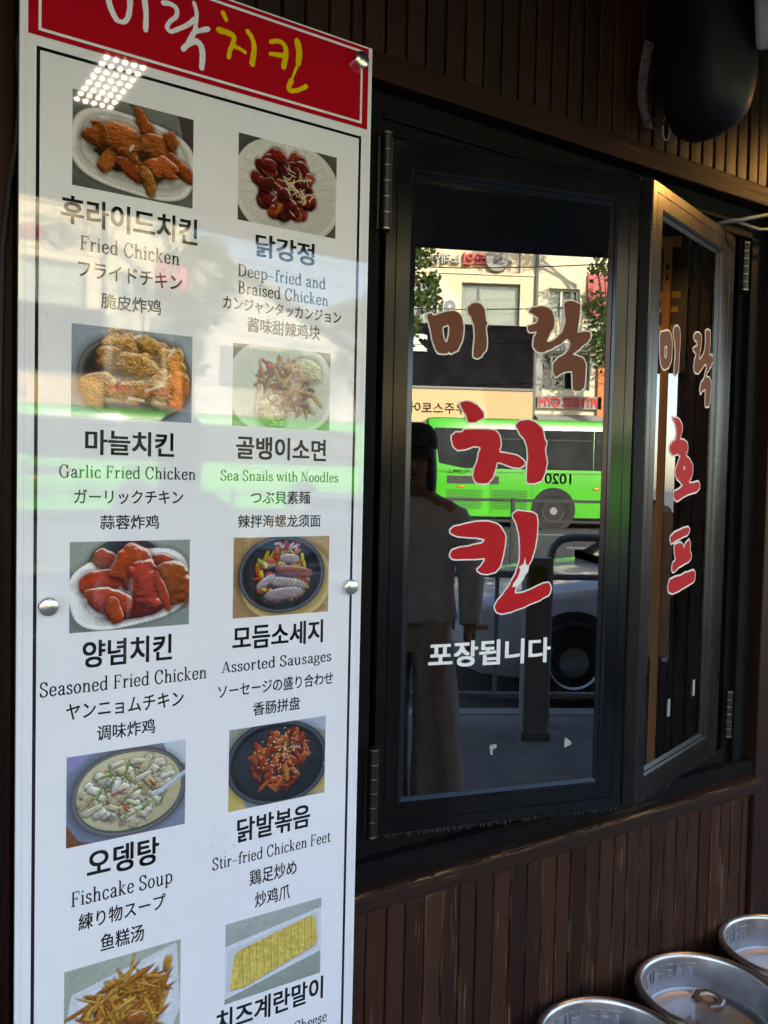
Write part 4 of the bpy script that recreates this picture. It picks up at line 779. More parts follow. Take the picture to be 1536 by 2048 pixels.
# ------------------------------------------------------------------ canopy with its light panel, added warm lamp, things along the front to the right
cp = thing('canopy', 'dark flat canopy roof over the pavement in front of the shop', 'canopy')
M['canopy'] = P('dark canopy lining', (.020,.019,.018), .75, var=.35, vs=3)
mb = MB()
gx = [-9.0+16.0*i/80 for i in range(81)]
mb.loft([[(x,-.002,2.80),(x,-1.4,2.797),(x,-2.78,2.790+.006*math.sin(x*2.3)),(x,-2.83,2.775+.012*math.sin(x*1.7+.6)),(x,-2.84,2.90),(x,-.002,2.99)] for x in gx])
mb.build('roof', M['canopy'], cp, smooth=30)
for x in (-5.2, -2.2, -.9, 2.6): mb = MB(); mb.box(x-.03,-2.70,2.74, x+.03,-.03,2.796); mb.build('rafter', M['frame'], cp)
lp = thing('ceiling_light', 'lit rectangular panel of small white lamps fixed under the canopy', 'light', (.775,-1.46,2.795), R(0))
mb = MB(); mb.box(-.075,-.20,-.022,.075,.20,.0); bevel(mb.build('housing', P('lamp housing', (.5,.5,.5), .4), lp), .004)
M['led'] = emit('white lamp', (1.0,.80,.58), 26)
mb = MB(); mb.add([(.0062*math.cos(t*.785),.0085*math.sin(t*.785),0) for t in range(8)], [tuple(range(8))[::-1]]); dot = mb.build('lamp_dot', M['led'], lp, loc=(-.054,-.172,-.0235))
for i in range(5):
    for j in range(8):
        if i or j: d_ = dot.copy(); COL.objects.link(d_); d_.location = (-.054+.027*i, -.172+.049*j, -.0235)
pl = thing('added_warm_lamp', 'small shaded lamp with a warm bulb, added out of view under the canopy past the right window', 'lamp', (2.95,-.33,2.69))  # added, out of view: supplies the golden light on right casement and planks
mb = MB(); mb.lathe([(.0,.108),(.05,.108),(.05,.09),(.012,.085)], 24); mb.build('ceiling_rose', M['frame'], pl)
mb = MB(); mb.lathe([(.016,.092),(.040,.085),(.078,.050),(.0920,-.003),(.0895,-.003),(.075,.047),(.038,.080),(.012,.088)], 40, closed=True); mb.build('shade', M['jamb'], pl, smooth=40)
mb = MB(); mb.ball((0,0,.030), .020, 20, 12); mb.build('bulb', emit('warm bulb', (1.0,.48,.11), 380), pl, smooth=1)

# end of the frontage: sign with yellow characters, timber post, cardboard
eb = thing('side_signboard', 'dark projecting signboard with yellow block characters at the far end of the shop front', 'sign', (3.80,0,0))
mb = MB(); mb.box(0,-.44,2.08,.05,-.225,2.79); mb.build('board', P('dark sign paint', (.03,.022,.018), .5), eb)
M['ysign'] = P('yellow sign paint', (.62,.36,.015), .5)
for (y0,z0,y1,z1) in [(-.36,2.66,-.26,2.71),(-.40,2.425,-.255,2.455),(-.37,2.36,-.265,2.385),(-.40,2.20,-.25,2.225),(-.37,2.225,-.262,2.30),(-.34,2.385,-.31,2.425),(-.33,2.30,-.30,2.36)]: mb = MB(); mb.box(-.004,y0,z0,-.001,y1,z1); mb.build('sign_stroke', M['ysign'], eb)
M['pine'] = wood('raw pine', (.32,.17,.06), (.52,.30,.12), wear=(.2,.1,.04), amount=.1, stretch=(60,60,2), rough=.6, edge=False)
po = thing('timber_post', 'raw pine post standing at the far end of the shop front', 'post', (3.78,-.315,0))
mb = MB(); mb.box(-.02,-.018,0,.015,.018,2.70); toned(bevel(mb.build('post', M['pine'], po), .003), (.6,.4,0))
mb = MB(); mb.box(-.024,-.006,2.50,-.0205,.006,2.53); mb.box(-.024,-.006,2.545,-.0205,.006,2.575); mb.build('knot', M['gasket'], po)
cb = thing('cardboard_sheet', 'tan cardboard sheet leaning beside the pine post', 'cardboard', (3.86,-.31,0))
mb = MB(); mb.add([(0,-.13,.72),(0,.06,.72),(.02,.055,1.42),(.02,-.08,1.42),(.012,-.13,.72),(.012,.06,.72),(.032,.055,1.42),(.032,-.08,1.42)],[(0,1,2,3),(7,6,5,4),(0,4,5,1),(1,5,6,2),(2,6,7,3),(3,7,4,0)])
M['card'] = P('cardboard', (.36,.25,.16), .8, var=.15, vs=14); mb.build('sheet', M['card'], cb)
mb = MB(); mb.box(.0,-.30,.0,.4,.05,.70); bevel(mb.build('crate', P('dark crate', (.02,.02,.022), .5), cb), .01)
mb = MB(); mb.tube([(0,-.30,.715),(0,.02,.715)], .012, 8); mb.build('rail', M['cap'], cb)
pw = thing('partition_wall', 'dark timber partition closing the right end of the shop front', 'wall', (3.9,0,0))
planks('partition_cladding', -.001, .26, .0, 2.79, .06, M['plank_up'], pw, seed=21)
pw.children[0].rotation_euler = (0,0,R(-90)); pw.location = (3.86,0.0,0)

# ------------------------------------------------------------------ people
def skin_body(name, joints, edges, mat, parent, sub=2):
    """joints: {key:(co, radius)} -> one continuous skinned surface"""
    keys = list(joints); idx = {k:i for i,k in enumerate(keys)}
    me = bpy.data.meshes.new(name); me.from_pydata([joints[k][0] for k in keys], [(idx[a],idx[b]) for a,b in edges], []); me.update()
    tmp = bpy.data.objects.new('tmp', me); COL.objects.link(tmp)
    md = tmp.modifiers.new('s','SKIN'); md.use_smooth_shade = True
    for i, k in enumerate(keys):
        r = joints[k][1]; me.skin_vertices[0].data[i].radius = r if hasattr(r,'__len__') else (r, r)
    me.skin_vertices[0].data[0].use_root = True
    ss = tmp.modifiers.new('u','SUBSURF'); ss.levels = sub; ss.render_levels = sub
    out = bpy.data.meshes.new_from_object(tmp.evaluated_get(bpy.context.evaluated_depsgraph_get()))
    bpy.data.objects.remove(tmp); bpy.data.meshes.remove(me); out.materials.clear(); out.materials.append(mat); out.name = name
    return link(name, out, parent)
def oval(cx, cy, z, a, b, n=20, ph=0): return [(cx+a*math.cos(2*math.pi*k/n+ph), cy+b*math.sin(2*math.pi*k/n+ph), z) for k in range(n)]
def person(label, loc, rz, mats, cap=True, head_pitch=0, arm=0, glasses=True):
    """stands facing local +y; 1.78 m"""
    p = thing('person', label, 'person', loc, rz)
    skin, shirt, trou, hairm = mats
    J = {'hip':((0,0,.93),(.13,.10)),'waist':((0,0,1.08),(.125,.09)),'chest':((0,-.01,1.28),(.150,.105)),'neckb':((0,-.015,1.45),(.075,.07)),'neck':((0,0,1.52),.052),'skull':((0,.012,1.60),(.068,.082)),'crown':((0,.0,1.70),(.072,.088))}
    E = [('hip','waist'),('waist','chest'),('chest','neckb'),('neckb','neck'),('neck','skull'),('skull','crown')]
    for s, L in ((-1,'l'),(1,'r')):
        J.update({L+'th':((s*.095,0,.86),(.085,.09)),L+'kn':((s*.105,.015,.50),.056),L+'an':((s*.11,-.015,.09),.038),L+'ft':((s*.118,.10,.035),(.036,.030)),L+'toe':((s*.122,.17,.026),(.034,.022))})
        E += [('hip',L+'th'),(L+'th',L+'kn'),(L+'kn',L+'an'),(L+'an',L+'ft'),(L+'ft',L+'toe')]
        if arm and s == arm: el, wr, d = (s*.25,.06,1.16), (s*.10,.26,1.24), Vector((-.7*s,.6,.1))
        else: el, wr, d = (s*.255,-.015,1.13), (s*.262,.05,.90), Vector((0,.12,-1))
        d.normalize(); side = Vector((0,1,0)) if abs(d.y) < .5 else Vector((0,0,1))
        J.update({L+'sh':((s*.185,-.01,1.40),.055),L+'el':(el,.042),L+'wr':(wr,.028),L+'pm':(tuple(Vector(wr)+d*.06),(.036,.020))})
        E += [('neckb',L+'sh'),(L+'sh',L+'el'),(L+'el',L+'wr'),(L+'wr',L+'pm')]
        for f, (o, ln) in enumerate(((-.027,.068),(-.009,.078),(.009,.072),(.026,.056))):
            b0 = Vector(wr)+d*.075+side*o; b1 = b0+d*ln*.55+Vector((-s*.004,0,0)); b2 = b1+d*ln*.42+Vector((-s*.016,0,0))
            J.update({L+'f%da'%f:(tuple(b0),.0095),L+'f%db'%f:(tuple(b1),.0088),L+'f%dc'%f:(tuple(b2),.0078)}); E += [(L+'pm',L+'f%da'%f),(L+'f%da'%f,L+'f%db'%f),(L+'f%db'%f,L+'f%dc'%f)]
        t0 = Vector(wr)+d*.025+side*.030; t1 = t0+d*.035+side*.016; J.update({L+'ta':(tuple(t0),.011),L+'tb':(tuple(t1),.009)}); E += [(L+'wr',L+'ta'),(L+'ta',L+'tb')]
    body = skin_body('body', J, E, skin, p)
    piv = Vector((0,0,1.53)); RM = Matrix.Translation(piv) @ Matrix.Rotation(R(head_pitch),4,'X') @ Matrix.Translation(-piv)
    for v in body.data.vertices:
        if v.co.z > 1.50 and abs(v.co.x) < .14: v.co = v.co.lerp(RM @ v.co, min(1, (v.co.z-1.50)/.05))
    # face
    def head_part(name, mb, mat, sm=1):
        mb.v = [tuple(RM @ Vector(q)) for q in mb.v]; return mb.build(name, mat, body, smooth=sm)
    mb = MB(); mb.loft([oval(0,.082,1.655,.008,.008,8),oval(0,.094,1.640,.011,.012,8),oval(0,.106,1.618,.016,.016,8),oval(0,.092,1.606,.013,.010,8)]); head_part('nose', mb, skin)
    mb = MB(); mb.ball((0,.083,1.580),(.024,.012,.007),12,6); head_part('mouth', mb, M['lip'])
    mb = MB(); mb.ball((0,.066,1.548),(.030,.022,.020),12,8); head_part('chin', mb, skin)
    for s in (-1,1):
        mb = MB(); mb.ball((s*.031,.078,1.652),(.014,.009,.007),10,6); head_part('eye', mb, M['eye'])
        mb = MB(); mb.ball((s*.031,.083,1.672),(.020,.007,.004),10,5); head_part('eyebrow', mb, hairm)
        mb = MB(); mb.ball((s*.078,.0,1.635),(.010,.020,.032),10,8); head_part('ear', mb, skin)
    # hair
    mb = MB(); rg = [oval(0,-.012,z,a,b,22) for z, a, b in ((1.455,.078,.060),(1.51,.088,.080),(1.56,.090,.090),(1.61,.090,.094),(1.66,.086,.098),(1.71,.085,.100),(1.75,.070,.085),(1.775,.040,.05),(1.782,.008,.01))]
    for r_ in rg[:6]:
        for k, q in enumerate(r_):
            if q[1] > .035: r_[k] = (q[0]*.97, .035+(q[1]-.035)*(.2 if q[2] < 1.70 else .95), q[2])
    mb.loft(rg); head_part('hair', mb, hairm)
    if cap:
        mb = MB(); mb.loft([oval(0,.0,1.690,.092,.108,24),oval(0,0,1.72,.093,.108,24),oval(0,-.002,1.765,.084,.097,24),oval(0,-.004,1.795,.058,.07,24),oval(0,-.004,1.808,.015,.02,24)]); cpo = head_part('cap', mb, M['cap_cloth'])
        mb = MB(); up = []; 
        for k in range(13):
            t = math.pi*(.12+.76*k/12); up.append((t, .088*math.cos(t), .085*math.sin(t)))
        mb.loft([[(x,y+.015,1.694),(x*1.02,y*1.0+.015+.075*math.sin(t),1.678-.014*abs(math.cos(t))),(x*1.02,y+.015+.075*math.sin(t),1.673-.014*abs(math.cos(t))),(x,y+.015,1.688)] for t,x,y in up], close=True)
        mb.v = [tuple(RM @ Vector(q)) for q in mb.v]; mb.build('peak', M['cap_cloth'], cpo, smooth=40)
        mb = MB(); mb.box(.035,.094,1.715,.062,.098,1.765); mb.v = [tuple(RM @ Vector(q)) for q in mb.v]; mb.build('cap_patch', M['teal'], cpo)
    if glasses:
        mb = MB()
        for s in (-1,1):
            mb.tube([(s*.033+.024*math.cos(t), .096, 1.650+.018*math.sin(t)) for t in np.linspace(0,6.28,20)], .0017, 5, cap=False); mb.tube([(s*.057,.094,1.655),(s*.082,.04,1.655),(s*.083,-.01,1.648)], .0016, 5)
        mb.tube([(-.010,.097,1.654),(.010,.097,1.654)], .0016, 5); head_part('glasses', mb, M['gasket'])
    # clothes
    rgn = random.Random(5); mb = MB(); rr = []
    for z, a, b in ((.925,.198,.150),(.935,.202,.153),(1.03,.186,.142),(1.15,.178,.132),(1.27,.186,.132),(1.35,.196,.122),(1.395,.188,.108),(1.425,.160,.096),(1.450,.118,.086),(1.475,.078,.074)):
        rr.append([(x*(1+.022*math.sin(k*1.26+z*30)*(.95<z<1.3)), y*(1+.03*math.sin(k*1.26+z*22)*(.95<z<1.3)), q) for k,(x,y,q) in enumerate(oval(0,-.005,z,a,b,30))])
    mb.loft(rr, cap=False); sh = mb.build('shirt', shirt, body, smooth=1)
    for s, L in ((-1,'l'),(1,'r')):
        a = Vector(J[L+'sh'][0]); b_ = Vector(J[L+'el'][0]); c_ = Vector(J[L+'wr'][0]); mb = MB()
        mb.tube([a+Vector((-s*.10,0,.022)), a+Vector((-s*.05,0,.008)), a+Vector((s*.0,0,-.018)), a.lerp(b_,.22), a.lerp(b_,.45), a.lerp(b_,.75), b_, b_.lerp(c_,.35), b_.lerp(c_,.7), b_.lerp(c_,.93)], [.030,.050,.060,.064,.064,.062,.060,.056,.052,.048], 18, cap=False); mb.build('sleeve', shirt, sh, smooth=1)
    mb = MB(); mb.loft([oval(0,0,.985,.165,.125,28),oval(0,0,.93,.172,.130,28),oval(0,0,.86,.178,.135,28),oval(0,0,.80,.180,.136,28)], cap=False); tr = mb.build('trousers', trou, body, smooth=1)
    for s in (-1,1):
        mb = MB(); rr = []
        for z, a, b, xo in ((.95,.070,.110,.080),(.90,.086,.126,.086),(.80,.095,.130,.092),(.62,.098,.122,.108),(.45,.104,.122,.118),(.25,.116,.134,.126),(.06,.126,.148,.130)):
            rr.append([(x*(1)+.004*math.sin(k*2.1+z*19), y+.006*math.sin(k*1.7+z*25), q) for k,(x,y,q) in enumerate(oval(s*xo,.015,z,a,b,26))])
        mb.loft(rr, cap=False); mb.build('trouser_leg', trou, tr, smooth=1)
        mb = MB(); mb.loft([oval(s*.125,.06,.002,.050,.135,20),oval(s*.125,.06,.03,.052,.138,20),oval(s*.122,.04,.07,.044,.11,20),oval(s*.115,0,.10,.042,.055,20)]); mb.build('shoe', M['gasket'], body, smooth=1)
    return p
M['skin'] = P('skin', (.38,.22,.15), .5, var=.1, vs=30); M['lip'] = P('lips', (.26,.10,.08), .5); M['eye'] = P('dark eye', (.02,.015,.012), .2)
M['hair'] = P('black hair', (.012,.010,.009), .45, var=.4, vs=160); M['cap_cloth'] = P('dark cap cloth', (.014,.016,.016), .9, var=.2, vs=80); M['teal'] = P('teal patch', (.05,.10,.10), .8)
M['tee'] = P('grey jersey', (.64,.74,.88), .9, var=.12, vs=22, bs=.3, bd=.004); M['trou'] = P('charcoal trousers', (.46,.43,.41), .9, var=.15, vs=18, bs=.3, bd=.004); M['white_cloth'] = P('white shirt', (.62,.63,.66), .9, var=.05, vs=20)
person('person in dark cap, glasses, grey top and wide trousers, mirrored in the larger window', (1.258,-2.10,0.0), R(16), (M['skin'],M['tee'],M['trou'],M['hair']), True, -4)
person('dark-haired person in white shirt looking down, mirrored at the edge of the narrow window', (4.62,-.56,0.0), R(78), (M['skin'],M['white_cloth'],M['dark'],M['hair']), False, -24, arm=1, glasses=False)
# ------------------------------------------------------------------ ground
def paving():
    m, nt, b = new_mat('concrete pavers'); v = coords(nt, 1.0)
    br = nt.nodes.new('ShaderNodeTexBrick'); nt.links.new(v, br.inputs['Vector']); br.inputs['Scale'].default_value = 1.0
    br.inputs['Brick Width'].default_value = .20; br.inputs['Row Height'].default_value = .10; br.inputs['Mortar Size'].default_value = .004
    br.inputs['Color1'].default_value = (.20,.19,.18,1); br.inputs['Color2'].default_value = (.26,.245,.23,1); br.inputs['Mortar'].default_value = (.08,.08,.08,1)
    n = noise(nt, coords(nt, 1.7), 1.0, 6); nt.links.new(mix(nt, .5, br.outputs['Color'], ramp(nt, n, [(.3,.13),(.7,.30)])), b.inputs['Base Color']); b.inputs['Roughness'].default_value = .8; return m
M['pave'] = paving()
M['asphalt'] = P('asphalt', (.062,.062,.064), .85, var=.25, vs=1.3, bs=.2)
M['kerb'] = P('kerb stone', (.34,.33,.31), .8, var=.12, vs=8)
M['line'] = P('road paint', (.62,.62,.60), .7, var=.1, vs=9); M['yline'] = P('yellow road paint', (.55,.38,.05), .7, var=.1, vs=9)
M['soil'] = P('far ground', (.16,.15,.13), .9, var=.2, vs=.2)
def struct(name, mb, mat): return tag(mb.build(name, mat), kind='structure')
struct('ground', MB().quad((-600,-900,-.30),(600,-900,-.30),(600,300,-.30),(-600,300,-.30)), M['soil'])
struct('pavement', MB().box(-60,-3.85,-.28,60,.0,0), M['pave'])
struct('kerb', MB().box(-60,-4.0,-.28,60,-3.85,.004), M['kerb'])
def rz_(y): return -.13 + (-4.0-y)*.0245       # the road climbs slightly to the far side
mb = MB(); mb.loft([[(-200,y,rz_(y)),(200,y,rz_(y))] for y in (-4.0,-8,-12,-16,-20,-24.0)], cap=False, close=False); struct('road', mb, M['asphalt'])
mb = MB()
for y, m_ in ((-7.4,0),(-16.2,0),(-19.3,0)):
    for k in range(-10, 14): mb.quad((k*6,y-.06,rz_(y-.06)+.006),(k*6+3,y-.06,rz_(y-.06)+.006),(k*6+3,y+.06,rz_(y+.06)+.006),(k*6,y+.06,rz_(y+.06)+.006))
struct('lane_markings', mb, M['line'])
mb = MB()
for y in (-12.15,-12.75): mb.quad((-60,y-.06,rz_(y-.06)+.006),(60,y-.06,rz_(y-.06)+.006),(60,y+.06,rz_(y+.06)+.006),(-60,y+.06,rz_(y+.06)+.006))
struct('centre_lines', mb, M['yline'])
mb = MB(); mb.box(-90,-28.4,.0,90,-24.2,.46); struct('far_pavement', mb, M['pave'])
mb = MB(); mb.box(-90,-24.2,.0,90,-24.0,.464); struct('far_kerb', mb, M['kerb'])

# ------------------------------------------------------------------ railings, bollard
M['winframe_dark'] = P('dark fence paint', (.03,.032,.033), .4); M['rail'] = P('dark rail paint', (.24,.25,.25), .45, var=.3, vs=30)
ra = thing('pavement_railing', 'low dark tubular railing at the kerb in front of the parked car', 'railing', (0,-3.62,0))
mb = MB(); mb.tube([(-3.0,0,.965),(2.15,0,.965)], .024, 10); mb.tube([(-3.0,0,.19),(2.15,0,.19)], .022, 10); mb.build('rail', M['rail'], ra, smooth=40)
for x in (-2.9,-2.2,-1.5,-.8,-.1,.6,1.30,1.62,1.95): mb = MB(); mb.tube([(x,0,0 if x in(-2.9,-.8,1.30) else .19),(x,0,.965)], .014, 8); mb.build('upright', M['rail'], ra, smooth=40)
rb = thing('hoop_railing', 'taller railing with rounded corners beside the square dark post', 'railing', (2.285,-3.62,0))
mb = MB(); mb.tube([(0,0,0),(0,0,1.06),(.02,0,1.14),(.07,0,1.19),(.15,0,1.205),(2.0,0,1.205),(2.08,0,1.19),(2.13,0,1.14),(2.15,0,1.06),(2.15,0,0)], .026, 10); mb.tube([(0,0,.95),(2.15,0,.95)], .02, 8); mb.tube([(0,0,.19),(2.15,0,.19)], .022, 8); mb.build('rail', M['rail'], rb, smooth=40)
for x in (.33,.85,1.4,1.8): mb = MB(); mb.tube([(x,0,.19),(x,0,.95)], .013, 8); mb.build('upright', M['rail'], rb, smooth=40)
bo = thing('square_post', 'square dark steel post with a yellow sticker between the two railings', 'post', (2.135,-3.34,0))
mb = MB(); mb.box(-.078,-.06,0,.078,.06,1.10); bevel(mb.build('post', P('grey post paint', (.33,.34,.34), .5, var=.15, vs=9), bo), .006); mb = MB(); mb.box(-.06,.0605,.93,.045,.062,1.05); mb.build('sticker', P('yellow sticker', (.20,.16,.02), .6), bo)
mb = MB(); mb.box(-.088,-.07,.0,.088,.07,.05); mb.build('base', M['rail'], bo)
mf = thing('median_fence', 'thin dark guard fence along the middle of the road', 'fence', (0,-12.45,rz_(-12.45)))
mb = MB(); mb.box(-24,-.02,1.14,30,.02,1.19); mb.box(-24,-.02,.80,30,.02,.84); mb.build('rail', M['winframe_dark'], mf)
for k in range(-11, 16): mb = MB(); mb.box(k*2-.03,-.03,0,k*2+.03,.03,1.20); mb.build('fence_post', M['winframe_dark'], mf)

# ------------------------------------------------------------------ parked car, nose at x = 1.9
car = thing('parked_car', 'silver car parked at the kerb behind the railing, only its nose mirrored', 'car', (1.90,-5.35,rz_(-5.35)))
M['silver'] = P('silver car paint', (.72,.73,.75), .3, metal=.1, coat=1.0); M['tint'] = P('car glass', (.02,.025,.028), .04, ior=2.2); M['tyre'] = P('tyre', (.012,.012,.012), .8); M['alloy'] = P('alloy wheel', (.50,.50,.50), .3, metal=1)
M['amber'] = P('amber lens', (.60,.16,.02), .12); M['lens'] = P('clear lamp lens', (.60,.60,.58), .06)
def csec(x, w, z0, z1, bl=.12, n=7):
    o = [(x,-w+.05,z0),(x,-w,z0+.10)]
    for k in range(n): t = math.pi/2*k/(n-1); o.append((x,-w+bl-bl*math.cos(t),z1-bl+bl*math.sin(t)))
    return o + [(x,-q[1],q[2]) for q in o[::-1]]
mb = MB(); mb.loft([csec(.0,.55,.30,.62),csec(.03,.68,.24,.70),csec(.14,.78,.20,.77),csec(.45,.855,.18,.85),csec(1.0,.875,.18,.93),csec(1.45,.88,.18,.98),csec(2.6,.885,.18,.98),csec(3.6,.88,.18,1.0),csec(4.2,.84,.2,.98),csec(4.45,.76,.26,.92),csec(4.5,.66,.34,.80)]); mb.build('body', M['silver'], car, smooth=35)
mb = MB(); mb.loft([csec(1.28,.74,.93,.985,.03),csec(1.75,.70,.93,1.30,.10),csec(2.15,.665,.93,1.435,.14),csec(2.9,.66,.93,1.455,.14),csec(3.5,.67,.93,1.38,.14),csec(4.05,.70,.93,1.02,.05)]); mb.build('cabin_glass', M['tint'], car, smooth=35)
mb = MB(); mb.loft([csec(2.02,.62,1.36,1.425,.05),csec(2.2,.64,1.38,1.452,.06),csec(2.9,.64,1.38,1.47,.06),csec(3.3,.62,1.36,1.43,.06)]); mb.build('roof', M['silver'], car, smooth=35)
for x in (.82, 3.55):
    for s in (-1, 1):
        mb = MB(); mb.M = Matrix.Translation((x,s*.80,.315)) @ Matrix.Rotation(R(90),4,'X'); mb.lathe([(.20,-.09),(.29,-.10),(.315,-.07),(.315,.07),(.29,.10),(.20,.09)], 32, closed=True); w_ = mb.build('wheel', M['tyre'], car, smooth=40)
        mb = MB(); mb.M = Matrix.Translation((x,s*.80,.315)) @ Matrix.Rotation(R(90),4,'X'); mb.lathe([(.0,-.085*s),(.06,-.095*s),(.17,-.06*s),(.20,-.095*s)], 24); mb.build('rim', M['alloy'], w_, smooth=30)
        mb = MB(); mb.M = Matrix.Translation((x,s*.868,.335)) @ Matrix.Rotation(R(90),4,'X'); mb.lathe([(.0,-.011*s),(.345,-.011*s),(.362,-.006*s),(.362,.03*s)], 36); mb.build('wheel_arch', M['gasket'], car, smooth=30)
for s in (-1, 1):
    mb = MB(); mb.ball((.20,s*.62,.66),(.20,.13,.075),16,10); mb.build('headlight', M['lens'], car, smooth=1)
    mb = MB(); mb.ball((.17,s*.745,.56),(.10,.05,.035),12,8); mb.build('indicator', M['amber'], car, smooth=1)
mb = MB(); mb.box(-.012,-.36,.46,.03,.36,.60); mb.build('grille', M['gasket'], car)

# ------------------------------------------------------------------ buses on the far side
M['green'] = P('bus green', (.055,.42,.008), .32, var=.04, vs=1.5, coat=.4); M['busglass'] = P('bus glass', (.030,.034,.034), .12, ior=1.35, var=.5, vs=.9); M['busdark'] = P('bus black panel', (.020,.018,.017), .5); M['dkgreen'] = P('bus grille green', (.02,.13,.006), .5); M['palegreen'] = P('pale lettering', (.55,.62,.35), .5); M['under'] = P('bus underside', (.02,.02,.02), .8)  # bus glass: lighter and darker colour patches stand in for reflections
def bus(label, x, number):
    L, W, Ht = 10.6, 2.45, 2.93
    b = thing('city_bus', label, 'bus', (x,-21.0,rz_(-22.2)), 0, 'green city buses on the far side')
    mb = MB()
    def sec(xx, ins, z0=.30, zt=Ht, tilt=0): return [(xx,-W+ins,z0),(xx,-ins,z0),(xx,-ins*.9,1.0),(xx,-ins-.02,zt-.22),(xx,-ins-.10,zt-.05),(xx,-ins-.25,zt),(xx,-W+ins+.25,zt),(xx,-W+ins+.10,zt-.05),(xx,-W+ins+.02,zt-.22),(xx,-W+ins*.9,1.0)]
    mb.loft([sec(.0,.14,.34,Ht-.08),sec(.06,.05,.32,Ht-.02),sec(.25,.0),sec(1.2,.0),sec(L-.3,.0),sec(L-.05,.05),sec(L,.12,.36,Ht-.06)]); mb.build('body', M['green'], b, smooth=30)
    y0 = .006
    mb = MB(); mb.mi = 0
    # side glazing with the raked first pane; thin pillars are real gaps
    panes = [[(.35,1.72),(1.0,1.60),(1.55,1.60),(1.55,2.62),(.20,2.62)],[(1.60,1.60),(3.0,1.60),(3.0,2.62),(1.60,2.62)],[(3.05,1.60),(4.5,1.60),(4.5,2.62),(3.05,2.62)],[(4.55,1.60),(6.0,1.60),(6.0,2.62),(4.55,2.62)],[(6.05,1.60),(7.5,1.60),(7.5,2.62),(6.05,2.62)],[(7.55,1.60),(9.0,1.60),(9.0,2.62),(7.55,2.62)],[(9.05,1.60),(10.2,1.60),(10.2,2.62),(9.05,2.62)]]
    for pts in panes:
        mb = MB(); n = len(pts); mb.add([(p,y0-.02,q) for p,q in pts]+[(p,y0,q) for p,q in pts],[tuple(range(n,2*n))[::-1]]+[(i,(i+1)%n,n+(i+1)%n,n+i) for i in range(n)]); w_ = mb.build('side_window', M['busglass'], b); mb = MB(); q_ = [(p_, y0+.003, z_) for p_, z_ in pts]; mb.tube(q_+[q_[0]], .018, 5, cap=False); mb.build('window_seal', M['busdark'], w_)
    mb = MB(); mb.box(1.0,-.01,2.36,10.2,y0+.004,2.385); mb.build('window_rail', M['busdark'], b)
    mb = MB(); mb.add([(-.004,-W+.22,1.25),(-.004,-.22,1.25),(.05,-.20,2.60),(.05,-W+.20,2.60)],[(0,1,2,3)]); mb.add([(-.012,-W+.24,1.25),(-.012,-.24,1.25),(.04,-.22,2.60),(.04,-W+.22,2.60)],[(3,2,1,0)]); mb.build('windscreen', M['busglass'], b)
    mb = MB(); mb.box(.55,-.004,1.16,1.95,y0,1.37); mb.build('black_panel', M['busdark'], b)
    for gx0 in (.55, 1.78):
        for zb in (.80,.50):
            mb = MB()
            for k in range(5): mb.box(gx0,-.004,zb+k*.045,gx0+.95,y0+.002,zb+k*.045+.022)
            mb.build('vent_grille', M['dkgreen'], b)
    for xs in (1.72, 2.86, 5.2): mb = MB(); mb.box(xs,-.003,.42,xs+.014,y0,1.50); mb.build('panel_joint', M['dkgreen'], b)
    mb = MB(); mb.box(.3,-.003,1.475,10.3,y0-.001,1.49); mb.build('waist_line', M['dkgreen'], b)
    text_mesh('route_number', number, .72, .285, 3.56, 1.345, 0, M['busdark'], b, bold=.012, mirror=True)
    text_mesh('side_lettering', '지선버스', .62, .125, .86, 1.485, 0, M['palegreen'], b, bold=.02, mirror=True)
    for o in b.children:
        if o.name.startswith(('route','side_let')):
            for v in o.data.vertices: v.co.y = y0+.004
    for xw in (3.45, 8.4):
        mb = MB(); mb.M = Matrix.Translation((xw,.004,.50)) @ Matrix.Rotation(R(-90),4,'X'); mb.lathe([(.0,.004),(.56,.004),(.60,.010),(.60,-.02)], 40); mb.build('wheel_arch', M['under'], b, smooth=30)
        for yc in (-.16, -W+.16):
            mb = MB(); mb.M = Matrix.Translation((xw,yc,.47)) @ Matrix.Rotation(R(-90),4,'X'); mb.lathe([(.28,-.13),(.43,-.14),(.47,-.10),(.47,.14),(.44,.182),(.30,.175),(.28,.13)], 40, closed=True); w = mb.build('wheel', M['tyre'], b, smooth=40)
            mb = MB(); mb.M = Matrix.Translation((xw,yc,.47)) @ Matrix.Rotation(R(-90),4,'X'); mb.lathe([(.0,.20),(.10,.20),(.12,.13),(.22,.10),(.255,.15),(.295,.178)], 30); r_ = mb.build('rim', M['alloy'], w, smooth=30)
            for k in range(8): 
                mb = MB(); t = k*.785; mb.ball((xw+.17*math.cos(t),yc+.13,.47+.17*math.sin(t)),(.03,.012,.03),8,5)
    for xi in (.93, 4.62): mb = MB(); mb.ball((xi,.006,1.08),(.11,.018,.035),12,6); mb.build('side_marker', M['amber'], b, smooth=1)
    return b
bus('green city bus with route number on its flank, mirrored behind the red lettering', 3.55, '1020')
bus('second green city bus following farther right, mirrored only in the menu board', 15.2, '1020')

